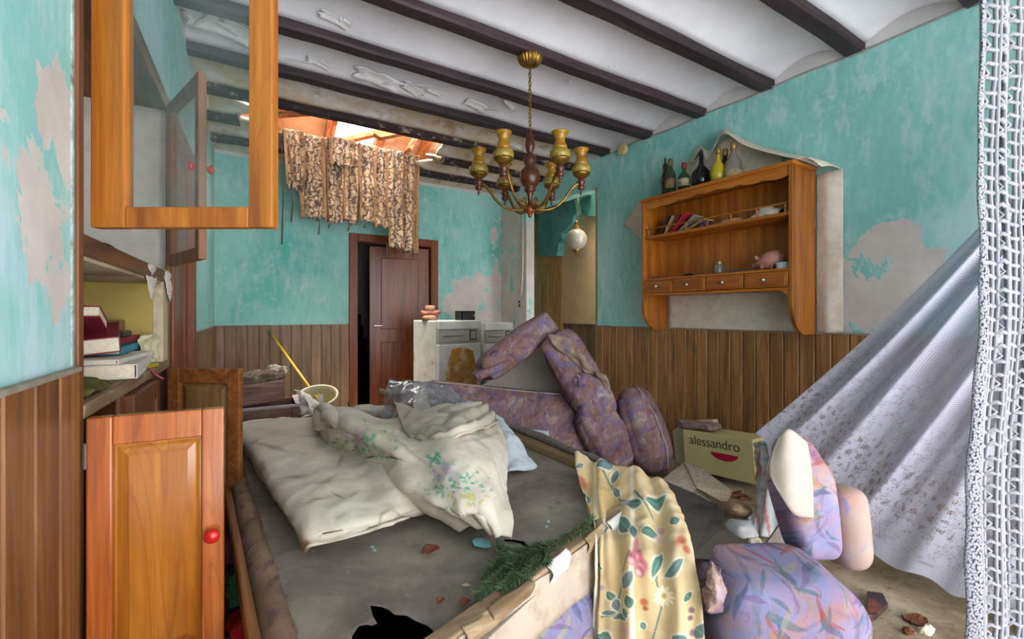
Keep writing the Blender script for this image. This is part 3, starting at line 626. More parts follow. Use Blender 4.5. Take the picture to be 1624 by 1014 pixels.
ba = LP(1.75, -.3, 1.45); tag(obj('wicker_panel', MB().prism([LP(1.62, -.13, 1.9), LP(1.62, -.10, 1.72), LP(2.08, -.1, 1.42), LP(2.2, -.13, 1.42)], LN * -.02), weave_box(), bevel=.003), 'white woven panel leaning inside the upper cabinet behind the glass', 'panel')
tag(obj('small_black_case', MB().soft(LP(2.1, -.06, 1.435), (LD, LN, UP), (.06, .04, .02), .008, 4), M['dark']), 'small black case on the upper shelf behind the near glass door', 'case')

LP = LP0
# ------------------------------------------------------------------ wall shelf on the right wall
SX0, SX1, SY0, SY1 = 3.0, 3.285, 1.49, 2.70
ws = thing('wall_shelf', 'honey pine wall shelf with gallery rail and four small drawers', 'shelf', (3.15, 2.1, 1.06))
hv, hh = M['honey'], M['honey_h']
def sidep(y):
    pts = [(SX1, 2.14), (SX0, 2.14), (SX0, 1.27)]
    for k in range(1, 9):
        a = PI / 2 * k / 8; pts.append((SX0 + .17 * (1 - math.cos(a)), 1.27 - .21 * math.sin(a)))
    pts += [(SX1, 1.06)]
    return obj('side_panel', MB().prism([Vector((x, y, z)) for x, z in pts], (0, .025, 0)), hv, ws, bevel=.003)
sidep(SY0); sidep(SY1 - .025)
i0, i1 = SY0 + .025, SY1 - .025
obj('back_panel', MB().box(3.265, SX1, i0, i1, 1.36, 2.12), hv, ws)
obj('top_board', MB().box(SX0 - .015, SX1, SY0 - .012, SY1 + .012, 2.125, 2.15), hh, ws, bevel=.005)
shm = obj('shelf', MB().box(SX0 + .012, 3.265, i0, i1, 1.815, 1.838), hh, ws, bevel=.003)
obj('shelf', MB().box(SX0 + .006, 3.265, i0, i1, 1.468, 1.485), hh, ws, bevel=.003); obj('bottom_board', MB().box(SX0, 3.265, i0, i1, 1.345, 1.362), hh, ws, bevel=.003)
# scalloped valance under the top
n = 60; up = [Vector((SX0 + .01, i0 + (i1 - i0) * k / n, 2.125)) for k in range(n + 1)]
dn = [Vector((SX0 + .01, p.y, 2.078 - .013 * abs(math.sin((p.y - i0) / (i1 - i0) * PI * 7)) - .012 * math.cos((p.y - i0) / (i1 - i0) * 2 * PI))) for p in up]
m = MB()
for k in range(n): m.prism([up[k], up[k + 1], dn[k + 1], dn[k]], (.014, 0, 0))
obj('valance', m, hh, ws)
gr = obj('gallery_rail', MB().box(SX0 + .016, SX0 + .026, i0, i1, 1.892, 1.902), hh, ws, bevel=.003)
for k in range(7):
    y = i0 + .03 + (i1 - i0 - .06) * k / 6
    obj('baluster', MB().lathe([(.005, 0), (.0085, .012), (.005, .02), (.004, .03), (.0085, .042), (.005, .054)], Matrix.Translation((SX0 + .021, y, 1.838)), 10), hv, gr, smooth=True)
dw = (i1 - i0) / 4
for k in range(4):
    y0, y1 = i0 + dw * k + .004, i0 + dw * (k + 1) - .004
    dr = obj('drawer', MB().box(SX0 - .004, 3.2, y0, y1, 1.366, 1.465), hh, ws, bevel=.004)
    obj('drawer_panel', MB().box(SX0 - .009, SX0, y0 + .014, y1 - .014, 1.379, 1.452), m_wood('drawer_burl', '#6b3510', '#94521a', '#ad6a28', 1, 1.3, .35, .5, .05) if k == 0 else bpy.data.materials['drawer_burl'], dr, bevel=.003)
    obj('knob', MB().lathe([(.006, 0), (.006, .01), (.013, .016), (.013, .022), (0, .028)], Matrix.Translation((SX0 - .009, (y0 + y1) / 2, 1.416)) @ Matrix.Rotation(-PI / 2, 4, 'Y'), 14), m_plain('pewter', '#b9b4aa', .3, .5, .1, 20, 0, None, .7) if k == 0 else bpy.data.materials['pewter'], dr, smooth=True)
for y, s_ in ((i0, 1), (i1, -1)):
    pts = [Vector((SX0 + .004, y, 1.345)), Vector((SX0 + .004, y + s_ * .08, 1.345))] + [Vector((SX0 + .004, y + s_ * (.08 - .075 * math.sin(a)), 1.345 - .06 * (1 - math.cos(a)))) for a in np.linspace(.2, PI / 2, 6)] + [Vector((SX0 + .004, y, 1.28))]
    obj('corner_bracket', MB().prism(pts, (.016, 0, 0)), hv, ws)

def Yx(px, X): return atX(px, 400, X).y
# bottles on top of the shelf
BG = 'bottles on the wall shelf'
def bottle(label, px, X, h, prof, mat, lab=None, cap=None, lz=(.2, .45), name='bottle'):
    y = Yx(px, X); base = Vector((X, y, 2.15)); t = thing(name, label, 'bottle', base, BG); T_ = Matrix.Translation(base)
    prof = [(r * (1.32 if r > .025 else 1.15), z) for r, z in prof]; P = [(0, 0)] + [(r, z * h) for r, z in prof]
    obj('glass_body', MB().lathe(P + [(0, prof[-1][1] * h)], T_, 20), mat, t, smooth=True)
    if lab:
        r = max(r for r, z in prof if lz[0] - .15 <= z <= lz[1] + .1) + .0012
        obj('paper_label', MB().lathe([(r, lz[0] * h), (r, lz[1] * h)], T_, 20), lab, t, smooth=True)
    if cap: r = prof[-1][0] + .002; obj('cap', MB().lathe([(r, h * .80), (r, h * .97), (r * .8, h), (0, h)], T_, 14), cap, t, smooth=True)
    return t
def gm(n, c, tr=.35, rough=.12):
    t = NT(n, rough, .5); t.col(S(c)); t.b.inputs['Transmission Weight'].default_value = tr; return t.m
W_ = lambda r, sh=.55, nk=.013: [(r, .0), (r, sh), (r * .85, sh + .08), (nk * 1.2, sh + .2), (nk, sh + .26), (nk, .97), (nk + .002, 1)]
gb = gm('green_bottle_glass', '#1f4a24'); db = gm('dark_bottle_glass', '#17171a'); yb = m_plain('yellow_glaze', '#a89a1e', .25, .5, .1, 8, 0); cb = gm('clear_bottle_glass', '#9a958a', .55)
gold = m_plain('gold_foil', '#94783a', .4, .5, .3, 40, .2, None, .6); lab_o = m_plain('old_label', '#7d6a44', .8, .1, .35, 40, .1); lab_c = m_plain('cream_label', '#b0a582', .8, .1, .3, 40, .1, '#6b4a3a')
bottle('slim dark bottle with gilt label, second from the left end', 1063, 3.10, .30, W_(.032), m_plain('dusty_green', '#2c3524', .3, .5, .3, 20, 0), lab_o, m_plain('bronze_cap', '#5d4a30', .4))
fig = thing('figurine_bottle', 'brown figure-shaped bottle at the left end of the shelf top', 'bottle', (3.14, Yx(1056, 3.14), 2.15), BG)
fp = Matrix.Translation((3.14, Yx(1055, 3.14), 2.15)); obj('glass_body', MB().lathe([(0, 0), (.03, 0), (.034, .02), (.026, .08), (.031, .12), (.022, .17), (.026, .20), (.015, .23), (.019, .26), (.02, .28), (.009, .30), (.007, .34), (0, .345)], fp, 14, .08, 5), m_plain('brown_ceramic', '#4a3626', .5, .4, .4, 30, .3), fig, smooth=True)
obj('handle', MB().tube([fp @ Vector((0, .03, .12)), fp @ Vector((0, .05, .16)), fp @ Vector((0, .03, .2))], .005, 6), M['brass'], fig, smooth=True)
bottle('green glass bottle with red cap and cream label', 1085, 3.10, .235, W_(.033, .5), gb, lab_c, m_plain('red_foil', '#8d2424', .4))
bottle('round black bottle half under the fallen wallpaper', 1112, 3.14, .28, [(.03, 0), (.05, .1), (.056, .3), (.05, .48), (.02, .66), (.014, .75), (.014, .97), (.016, 1)], db)
bottle('pear-shaped yellow bottle with gold neck', 1139, 3.10, .265, [(.025, 0), (.036, .08), (.042, .25), (.038, .45), (.018, .62), (.013, .7), (.013, 1)], yb, None, gold)
bottle('thin dark bottle with gold neck between the yellow and the clear one', 1150, 3.16, .26, W_(.03, .52), db, None, gold)
bottle('dusty clear bottle with gold foil top, right end of the row', 1163, 3.12, .27, [(.042, 0), (.044, .3), (.04, .5), (.024, .66), (.015, .75), (.015, .98), (.016, 1)], cb, lab_c, gold, (.06, .25))
# books and papers behind the gallery rail
SB = 'old books behind the gallery rail'
def lean(label, px, h, w_, th, col, tilt, X=3.14):
    y = Yx(px, X); z = 1.84; c = Vector((X, y, z + h / 2 * math.cos(tilt) + th / 2 * math.sin(abs(tilt))))
    a1 = Vector((0, -math.sin(tilt), math.cos(tilt))); a0 = Vector((1, 0, 0)); a2 = a0.cross(a1)
    t = thing('book', label, 'book', (X, y, z), SB)
    m = MB().obox(c + a2 * (th / 2 - .001), (a0, a1, a2), (w_ / 2, h / 2, .0015)).obox(c - a2 * (th / 2 - .001), (a0, a1, a2), (w_ / 2, h / 2, .0015)).obox(c - a0 * (w_ / 2), (a0, a1, a2), (.0015, h / 2, th / 2))
    obj('cover', m, col, t); obj('pages', MB().obox(c, (a0, a1, a2), (w_ / 2 - .003, h / 2 - .004, th / 2 - .003)), M['pages'], t)
lean('dark brown book leaning at the left end of the gallery shelf', 1060, .17, .12, .022, cov('dk', '#3d2a1f'), .55)
lean('tan book leaning second from the left on the gallery shelf', 1068, .16, .12, .02, cov('tan', '#a58a5f'), .55)
lean('maroon book leaning third from the left on the gallery shelf', 1076, .165, .12, .02, cov('maroon', '#6b2a28'), .6)
lean('bright red book leaning fourth from the left on the gallery shelf', 1083, .19, .12, .018, cov('rd', '#a0252c'), .72)
lean('pale grey paperback leaning on the red book', 1096, .18, .12, .014, cov('gy', '#8f8d86'), .95)
lean('low tan booklet lying on the gallery shelf right of the leaning books', 1110, .17, .12, .016, cov('tb', '#9b835a'), 1.2)
crumple('magenta_leaflet', 'crumpled purple leaflet behind the middle of the gallery rail', 'leaflet', [[Vector((3.05, Yx(1108, 3.05), 1.845)), Vector((3.06, Yx(1128, 3.05), 1.85))], [Vector((3.12, Yx(1108, 3.1), 1.9)), Vector((3.12, Yx(1124, 3.1), 1.88))], [Vector((3.2, Yx(1110, 3.2), 1.86)), Vector((3.2, Yx(1124, 3.2), 1.85))]], 12, 12, m_plain('purple_print', '#6a3a5c', .8, .1, .4, 40, .1, '#a59a8a'), .012, 30, .002, 4)
for k, (lab, px, w_, s_) in enumerate((('folded brown paper lying mid gallery shelf', 1158, .17, 3), ('crumpled white paper at the right end of the gallery shelf', 1215, .2, 5))):
    y = Yx(px, 3.1); hgt = (.035, .075)[k]
    crumple('loose_paper', lab, 'paper', [[Vector((3.04, y + w_ / 2, 1.842)), Vector((3.05, y, 1.845)), Vector((3.04, y - w_ / 2, 1.842))], [Vector((3.12, y + w_ / 2, 1.85)), Vector((3.1, y + .02, 1.842 + hgt)), Vector((3.12, y - w_ / 2, 1.85 + hgt * .5))], [Vector((3.2, y + w_ / 3, 1.843)), Vector((3.2, y, 1.843 + hgt * .6)), Vector((3.2, y - w_ / 3, 1.845))]], 16, 16, (M['tan'], M['paper'])[k], .012, 22, .002, s_)
tag(obj('dark_tin', MB().soft((3.16, Yx(1228, 3.16), 1.868), ((1, 0, 0), (0, 1, 0), (0, 0, 1)), (.04, .06, .028), .015, 6), M['dark'], smooth=True), 'dark rounded tin behind the crumpled white paper', 'tin')
# on the lower shelf
zs = 1.4865
jr = thing('glass_jar', 'small glass jar with gold lid on the lower shelf', 'jar', (3.12, Yx(1140, 3.12), zs)); T_ = Matrix.Translation(jr.location)
obj('jar_body', MB().lathe([(0, 0), (.036, 0), (.038, .01), (.038, .065), (.032, .075), (0, .075)], T_, 20), cb, jr, smooth=True); obj('lid', MB().lathe([(.035, .074), (.036, .092), (0, .094)], T_, 20), gold, jr, smooth=False); obj('paper_inside', MB().soft(jr.location + Vector((0, 0, .034)), ((1, 0, 0), (0, 1, 0), (0, 0, 1)), (.025, .025, .026), .01, 4, .008, 30), M['paper'], jr)
tag(obj('dark_tray', MB().prism([Vector((3.03, Yx(1152, 3.03), zs)), Vector((3.03, Yx(1195, 3.03), zs)), Vector((3.12, Yx(1198, 3.12), zs)), Vector((3.12, Yx(1154, 3.12), zs))], (0, 0, .012)), m_plain('slate', '#46484c', .5), bevel=.002), 'flat dark grey tray between the jar and the pink pig', 'tray')
# toy pig
py_ = Yx(1216, 3.12); pig = thing('toy_pig', 'pink plastic pig lying on the lower shelf', 'toy', (3.12, py_, zs)); skin = m_plain('pink_vinyl', '#b07c6c', .5, .4, .15, 10, .05)
pd = Vector((0, -1, .25)).normalized(); pu = Vector((0, .25, 1)).normalized()
def blob(mb, c, d, R, prof, n=16): mb.lathe(prof, Matrix.Translation(c) @ d.to_track_quat('Z', 'Y').to_matrix().to_4x4(), n)
c0 = Vector((3.12, py_ + .085, zs + .04)); m = MB(); blob(m, c0, pd, 0, [(0, 0), (.018, .002), (.02, .02), (.032, .035), (.05, .07), (.062, .11), (.06, .15), (.045, .18), (.02, .195), (0, .2)])
obj('body', m, skin, pig, smooth=True)
for sx in (-1, 1):
    m = MB(); blob(m, c0 + pd * .045 + pu * .03 + Vector((sx * .022, 0, 0)), (pu + Vector((sx * .5, .3, 0))).normalized(), 0, [(.012, 0), (.014, .01), (.008, .025), (0, .032)], 10); obj('ear', m, skin, pig, smooth=True)
    for s2 in (.08, .15): obj('foot', MB().tube([c0 + pd * s2 + Vector((sx * .03, 0, -.01)), Vector((3.12 + sx * .034, (c0 + pd * s2).y + .01, zs + .008))], [.018, .011], 8), skin, pig, smooth=True)
m = MB(); blob(m, c0, -pd, 0, [(.018, -.004), (.018, .006), (0, .007)], 12); obj('snout', m, skin, pig, smooth=True)
tag(obj('white_tin', MB().lathe([(0, 0), (.045, 0), (.045, .028), (.047, .03), (.047, .04), (0, .042)], Matrix.Translation((3.08, Yx(1243, 3.08), zs)), 24), m_plain('white_enamel', '#b9bcc0', .4), bevel=.002), 'round white tin beside the pink pig at the right end', 'tin')
for k, (px, X) in enumerate(((1040, 3.06), (1050, 3.1), (1092, 3.04), (1098, 3.12))):
    tag(obj('debris_chip', MB().soft((X, Yx(px, X), zs + .006), ((1, .3, 0), (-.3, 1, 0), (0, 0, 1)), (.02, .03, .006), .004, 4, .006, 40, k), M['dark'] if k == 2 else M['brown']), ('brown crumb nearest the left side panel of the lower shelf', 'brown crumb second from the left side panel of the lower shelf', 'black chip at the front of the lower shelf above the second drawer', 'brown crumb behind the black chip on the lower shelf')[k], 'debris', 'debris chips on the lower shelf')
# loose wallpaper hanging behind and over the shelf
wp = M['wallpaper']
def sheet(label, C, nu=24, nv=24, amp=.004, seed=0, mat=wp, fr=9): return crumple('loose_wallpaper', label, 'wallpaper', C, nu, nv, mat, amp, fr, .002, seed)
sheet('cream wallpaper strip hanging down the wall right of the shelf', [[Vector((3.29, 1.486, z)), Vector((3.275 + .008 * math.sin(z * 9), 1.42, z)), Vector((3.285, 1.362, z)), Vector((3.293, 1.335, z))] for z in (2.10, 1.8, 1.5, 1.25, 1.075)])
sheet('pale wallpaper showing below the drawers between the brackets', [[Vector((3.287, y, z)) for y in (2.674, 2.35, 2.0, 1.7, 1.525)] for z in (1.38, 1.25, 1.13, 1.072)])
sheet('fallen wallpaper tented over the bottles on the shelf top', [[atX(1096, 262, 3.26), atX(1112, 236, 3.22), atX(1122, 254, 3.14), atX(1145, 212, 3.16), atX(1180, 230, 3.14), atX(1225, 244, 3.13), atX(1290, 257, 3.12)],
    [atX(1092, 258, 3.28), atX(1108, 232, 3.27), atX(1128, 240, 3.22), atX(1148, 206, 3.24), atX(1185, 226, 3.24), atX(1230, 240, 3.24), atX(1296, 254, 3.24)],
    [atX(1090, 262, 3.292), atX(1106, 240, 3.292), atX(1130, 236, 3.292), atX(1152, 212, 3.292), atX(1190, 226, 3.292), atX(1236, 240, 3.292), atX(1300, 254, 3.292)]], 20, 50, .004, 3)
sheet('wallpaper backing standing behind the bottles on the shelf top', [[atX(1088, 262, 3.285), atX(1106, 242, 3.285), atX(1130, 240, 3.285), atX(1152, 216, 3.285), atX(1190, 228, 3.285), atX(1240, 244, 3.285)], [Vector((3.285, Yx(q, 3.285), 2.152)) for q in (1082, 1106, 1130, 1152, 1190, 1240)]], 8, 40, .004, 5)
sheet('stained wallpaper flap sticking out at the left of the shelf', [[atX(1016, 316, 3.04), atX(1022, 345, 3.03), atX(1030, 376, 3.04)], [atX(1002, 338, 3.14), atX(1008, 355, 3.14), atX(1018, 380, 3.14)], [atX(988, 358, 3.26), atX(1000, 364, 3.26), atX(1014, 380, 3.27)]], 20, 20, .004, 8)
sheet('folded wallpaper strip on the top right corner of the shelf', [[Vector((3.01, 1.484, 2.156)), Vector((3.15, 1.484, 2.157)), Vector((3.29, 1.49, 2.156))], [Vector((3.03, 1.42, 2.15)), Vector((3.15, 1.41, 2.155)), Vector((3.29, 1.40, 2.15))], [Vector((3.12, 1.38, 2.10)), Vector((3.2, 1.36, 2.11)), Vector((3.292, 1.345, 2.10))]], 16, 16, .004, 2)

# ------------------------------------------------------------------ chandelier
cx, cy = 1.622, 2.35
ch = thing('chandelier', 'six-armed brass and turned wood chandelier with amber glass shades', 'chandelier', (cx, cy, 1.82))
T0 = lambda z: Matrix.Translation((cx, cy, z))
turn = m_plain('turned_wood', '#4d2410', .3, .5, .25, 20, .03)
def amber():
    t = NT('amber_glass', .25, .5); x, y, z = t.sep(t.oc()); f = t.noise(t.map(t.oc(), (1, 1, 8)), 12, 3, .6)
    t.col(t.ramp(f, [(.35, '#8a5c08'), (.7, '#b98a22')])); t.b.inputs['Transmission Weight'].default_value = .25; t.b.inputs['Subsurface Weight'].default_value = 0; return t.m
am = amber(); am2 = m_plain('ribbed_amber_glass', '#8f7a30', .3, .5, .35, 40, .2)
obj('ceiling_canopy', MB().lathe([(.0, -.075), (.016, -.072), (.03, -.066), (.058, -.05), (.073, -.024), (.076, -.012), (.07, -.004), (.05, 0)], T0(2.785), 120, .05, 20), M['brass'], ch, smooth=True)
m = MB(); nl = 15
for k in range(nl):
    z = 2.70 - k * .0245; ring = [Vector((cx + (.009 * math.cos(a) if k % 2 else 0), cy + (0 if k % 2 else .009 * math.cos(a)), z - .012 + .017 * math.sin(a))) for a in np.linspace(0, 2 * PI, 9)]
    m.tube(ring, .0032, 5, False)
obj('chain', m, M['brass'], ch, smooth=True)
obj('column', MB().lathe([(.0, 2.335), (.012, 2.33), (.012, 2.305), (.017, 2.30), (.024, 2.27), (.03, 2.24), (.028, 2.215), (.018, 2.19), (.016, 2.18), (.034, 2.172), (.04, 2.155), (.04, 2.13), (.032, 2.105), (.035, 2.098), (.05, 2.085), (.062, 2.06), (.064, 2.035), (.058, 2.005), (.04, 1.98), (.03, 1.972), (.036, 1.965), (.036, 1.955), (.024, 1.945), (.02, 1.93), (.014, 1.915), (.014, 1.85), (0, 1.85)], T0(0), 24), turn, ch, smooth=True)
obj('lower_hub', MB().lathe([(0, 1.865), (.02, 1.865), (.03, 1.85), (.034, 1.84), (.03, 1.825), (.016, 1.81), (.012, 1.80), (.008, 1.79), (0, 1.785)], T0(0), 20), m_plain('red_wood_knob', '#6d3014', .3, .5), ch, smooth=True)
base_a = YAW
for k in range(6):
    a = -YAW + k * PI / 3; d = Vector((math.cos(a), math.sin(a), 0)); c = Vector((cx, cy, 0))
    q = [(.02, 1.85), (.05, 1.838), (.10, 1.836), (.16, 1.855), (.21, 1.90), (.245, 1.95), (.275, 1.985), (.305, 2.0), (.322, 1.998)]
    Pq = patch([[c + d * r + UP * z, c + d * r + UP * z] for r, z in q], 30, 2)[:, 0]
    arm = obj('arm', MB().tube(list(Pq), [.0085] * 30, 8), M['brass'], ch, smooth=True)
    sc = [c + d * (.06 + .028 * math.cos(t) * (1 - t / 14)) + UP * (1.87 + .03 * math.sin(t) * (1 - t / 14)) for t in np.linspace(-1.4, 5.5, 20)]
    obj('scroll', MB().tube(sc, .005, 6), M['brass'], arm, smooth=True)
    T_ = Matrix.Translation(c + d * .315)
    obj('wooden_cup', MB().lathe([(0, 1.925), (.006, 1.93), (.008, 1.945), (.004, 1.953), (.018, 1.962), (.024, 1.975), (.016, 1.987), (.02, 1.995), (.028, 2.008), (.016, 2.02), (.022, 2.028), (0, 2.028)], T_, 18), turn, arm, smooth=True)
    obj('brass_gallery', MB().lathe([(.016, 2.026), (.034, 2.04), (.05, 2.052), (.054, 2.064), (.05, 2.062), (.03, 2.045), (.012, 2.032)], T_, 24, .05, 12), M['brass'], arm, smooth=True)
    obj('ribbed_bowl', MB().lathe([(.03, 2.048), (.05, 2.06), (.058, 2.08), (.055, 2.098), (.044, 2.11), (.038, 2.115)], T_, 32, .03, 16), am2, arm, smooth=True)
    m = MB().lathe([(.038, 2.113), (.042, 2.122), (.038, 2.135), (.029, 2.15), (.027, 2.168), (.033, 2.185), (.046, 2.205), (.049, 2.209), (.044, 2.206), (.031, 2.186), (.025, 2.168), (.027, 2.15), (.034, 2.135)], T_, 28, .0, 1)
    m.f = [f for f in m.f if len(f) == 4]; obj('amber_shade', m, am, arm, smooth=True)
# globe lamp in the alcove
gl = thing('globe_pendant', 'milky glass globe pendant hanging in the alcove opening', 'lamp', atX(914, 400, 3.5))
gp = atX(914, 380, 3.5); Tg = Matrix.Translation(gp); r = .125
obj('glass_globe', MB().lathe([(r * math.sin(a), -r * math.cos(a)) for a in np.linspace(.12, PI - .2, 20)], Tg, 28), m_plain('milky_glass', '#8f897a', .2, .5, .12, 14, .02), gl, smooth=True)
obj('top_fitting', MB().lathe([(.05, .11), (.055, .125), (.03, .145), (.034, .16), (.018, .18), (.022, .2), (.008, .22), (0, .22)], Tg, 18), M['brass'], gl, smooth=True)
obj('bottom_finial', MB().lathe([(0, -.19), (.006, -.18), (.01, -.16), (.035, -.145), (.05, -.12), (.045, -.108), (0, -.108)], Tg, 18), M['brass'], gl, smooth=True)
obj('chain', MB().tube([gp + UP * .21, gp + Vector((.02, -.01, .33)), Vector((gp.x + .02, gp.y - .01, 2.63))], .007, 6), M['brass'], gl, smooth=True)

# ------------------------------------------------------------------ torn rug hanging over the broken beam
def m_rug():
    t = NT('oriental_rug', .95, .05); u = t.uv(); p = t.oc()
    w_ = t.n('VectorMath', {0: p, 1: t.n('VectorMath', {0: t.n('TexNoise', {'Vector': p, 'Scale': 9, 'Detail': 2}, out=1), 'Scale': .06}, operation='SCALE')}, operation='ADD')
    x, y, z = t.sep(w_); q = t.comb(x, t.ma('MULTIPLY', z, 1.0), 0)
    v = t.n('TexVoronoi', {'Vector': q, 'Scale': 12}, feature='DISTANCE_TO_EDGE', voronoi_dimensions='2D'); v2 = t.n('TexVoronoi', {'Vector': q, 'Scale': 26}, feature='F1', voronoi_dimensions='2D')
    wv = t.n('TexWave', {'Vector': q, 'Scale': 6, 'Distortion': 8, 'Detail': 2, 'Detail Scale': 2.0})
    k = t.mix(t.mr(t.noise(p, 3, 4, .6), .4, .6), S('#9a8062'), S('#b39a7c'))
    k = t.mix(t.mr(wv, .56, .70, 0, .85), k, S('#3d3a4a')); k = t.mix(t.mr(v, .08, .04), k, S('#54402f'))
    k = t.mix(t.ma('MULTIPLY', t.mr(v2, .28, .18), .4), k, S('#d5c8b2')); k = t.mix(t.mr(t.noise(p, 5, 6, .7), .5, .7, 0, .6), k, S('#8f6d4a'))
    ux, uy, _ = t.sep(u); brd = t.mr(t.ma('ABSOLUTE', t.ma('SUBTRACT', uy, .5)), .36, .40); k = t.mix(t.ma('MULTIPLY', brd, .8), k, S('#8a6648'))
    t.col(k); t.bump(t.noise(p, 160, 3, .6), .6, .006); return t.m
RM = m_rug()
rug = thing('torn_rug', 'torn tan and navy patterned rug hanging in strips from the ceiling hole', 'rug', (1.15, 4.95, 2.0))
RY = 4.95
def strip(xa, xb, ztop, zbot, seed, ragged=.03, lean_=0.0, yoff=0.0, narrow=1.0, over=True):
    """one hanging strip: over the beam at the top, folds, frayed bottom"""
    nu, nv = 44, 15; P = np.zeros((nu, nv, 3)); w_ = xb - xa; xc = (xa + xb) / 2
    for i in range(nu):
        f = i / (nu - 1)
        for j in range(nv):
            g = j / (nv - 1) - .5; rg = ragged * mnoise.noise(Vector((g * 9, seed, 0)))
            if over and f < .16:                       # part lying over the beam
                a = f / .16; y = 5.16 - .21 * a; z = ztop + .02 * math.sin(a * PI) + .02 * mnoise.noise(Vector((g * 4, a * 3, seed)))
            else:
                h = (f - .16) / .84 if over else f; y = RY + yoff; z = ztop - (ztop - zbot + rg) * h
            wf = 1 - (1 - narrow) * max(0, f - .3); b = .022 * math.sin(g * 11 + seed) + .02 * mnoise.noise(Vector((g * 3, f * 4, seed)))
            P[i, j] = (xc + g * w_ * wf + lean_ * f + .015 * mnoise.noise(Vector((f * 3, seed, 1))), y - (b if f > .12 else 0), z)
    return obj('rug_strip', MB().grid(P), RM, rug, smooth=True, solid=.008)
def RXp(px): return atY(px, 300, RY).x
def RZp(px, py): return atY(px, py, RY).z
sp = [(450, 487, 205, 300, .08, -.0), (463, 512, 208, 345, .1, .06), (515, 545, 218, 352, .07, .02), (543, 572, 222, 355, .05, 0), (568, 598, 228, 352, .05, .0), (592, 620, 230, 360, .06, 0), (612, 640, 232, 395, .06, .01), (634, 660, 235, 398, .05, -.0), (630, 664, 236, 402, .05, .02)]
for k, (a, b, yt, yb_, rg, ln) in enumerate(sp):
    strip(RXp(a), RXp(b), 2.972 + .012 * mnoise.noise(Vector((k * 1.3, 0, 0))), RZp((a + b) / 2, yb_), k * 1.7 + .3, rg, ln, .012 * ((k * 7) % 3 - 1), .74)
strip(RXp(452), RXp(480), 2.97, RZp(466, 290), 9.1, .1, .05, -.03, .5); strip(RXp(520), RXp(560), 2.975, RZp(530, 262), 3.3, .05, .0, -.05, .9)
fr = m_plain('rug_fringe', '#4a4038', .95, .05)
m = MB()
for px, y0, y1 in ((447, 230, 388), (462, 290, 352), (505, 340, 372), (521, 345, 362), (552, 350, 366), (577, 350, 362), (613, 385, 408), (655, 395, 410), (640, 398, 408)):
    a, b = atY(px, y0, RY - .01), atY(px, y1, RY - .01); m.tube([a, a.lerp(b, .5) + Vector((.01, -.01, 0)), b - Vector((0, 0, .0))], [.004, .006, .009], 5)
obj('hanging_threads', m, fr, rug)

# ------------------------------------------------------------------ upturned sofa bed in the middle of the room
ZP = .45
def xl(y): return .14 - .0346 * (y - 1.17)
def yf(x): return .97 + .323 * (x - .46)
sb = thing('sofa_bed', 'upturned sofa bed with torn dusty grey lining and floral sides', 'sofa', (.75, 2.1, 0))
hole = [(556, 1060), (560, 1014), (558, 1001), (569, 992), (581, 985), (590, 986), (598, 986), (591, 974), (587, 959), (596, 960), (606, 957), (618, 964), (626, 970), (645, 973), (656, 979), (667, 981), (678, 990), (690, 1000), (700, 1014), (712, 1060)]
crack = [(800, 847), (815, 848), (830, 850), (840, 858), (850, 862), (838, 864), (826, 854), (812, 852), (800, 851)]
H1 = [atZ(x, y, ZP).to_2d() for x, y in hole]; H2 = [atZ(x, y, ZP).to_2d() for x, y in crack]
def inpoly(p, poly):
    c = False; j = len(poly) - 1
    for i in range(len(poly)):
        a, b = poly[i], poly[j]
        if (a.y > p.y) != (b.y > p.y) and p.x < (b.x - a.x) * (p.y - a.y) / (b.y - a.y) + a.x: c = not c
        j = i
    return c
vs = []; ed = []
NX, NY = 44, 70
for i in range(NX + 1):
    for j in range(NY + 1):
        fx, fy = i / NX, j / NY; xr = .14 + (1.47 - .14) * fx; y = yf(xr) + .03 + (3.34 - yf(xr) - .03) * fy; x = xl(y) + (1.47 - xl(y)) * fx; p = Vector((x, y))
        if not inpoly(p, H1) and not inpoly(p, H2): vs.append(p)
for hp_ in (H1, H2):
    b = len(vs); vs += hp_; ed += [(b + i, b + (i + 1) % len(hp_)) for i in range(len(hp_))]
rv, re_, rf, *_ = mgeo.delaunay_2d_cdt(vs, ed, [], 0, 1e-5)
m = MB(); m.v = []
for p in rv:
    d = min((p - h).length for h in H1); z = ZP - .004 + .012 * mnoise.noise(Vector((p.x * 2.2, p.y * 2.2, 3))) + .004 * mnoise.noise(Vector((p.x * 11, p.y * 11, 0)))
    z -= .02 * math.exp(-((p.x - .75) ** 2 + (p.y - 1.5) ** 2) / .3)
    if d < .045: z += .016 * (1 - d / .045) * mnoise.noise(Vector((p.x * 25, p.y * 25, 1)))
    m.v.append(Vector((p.x, p.y, z)))
for f in rf:
    c = sum((rv[i] for i in f), Vector((0, 0))) / 3
    if not inpoly(c, H1) and not inpoly(c, H2): m.f.append(list(f))
def m_lining():
    t = NT('dusty_grey_lining', .95, .05); p = t.pos(); f = t.noise(p, 2.6, 7, .62, .3)
    k = t.ramp(f, [(.3, '#5e5850'), (.5, '#7f776c'), (.7, '#a0978a')]); k = t.mix(t.mr(t.noise(p, 45, 4, .65), .6, .75, 0, .45), k, S('#a8a196')); k = t.mix(t.mr(t.noise(p, 8, 6, .7), .6, .75, 0, .6), k, S('#37332f'))
    t.col(k); t.bump(t.noise(p, 90, 4, .6), .3, .004); return t.m
LIN = m_lining(); obj('grey_lining', m, LIN, sb, smooth=True, solid=.002)
PUR = dict(base='#836880', alt='#94745f', cols=[('#6e6088', .8, .42, .16), ('#b9a3ad', 1.0, .36, .09), ('#7d4a4c', .9, .34, .12), ('#5d5a80', 1.3, .36, .08), ('#c7b09a', 1.6, .3, .06)])
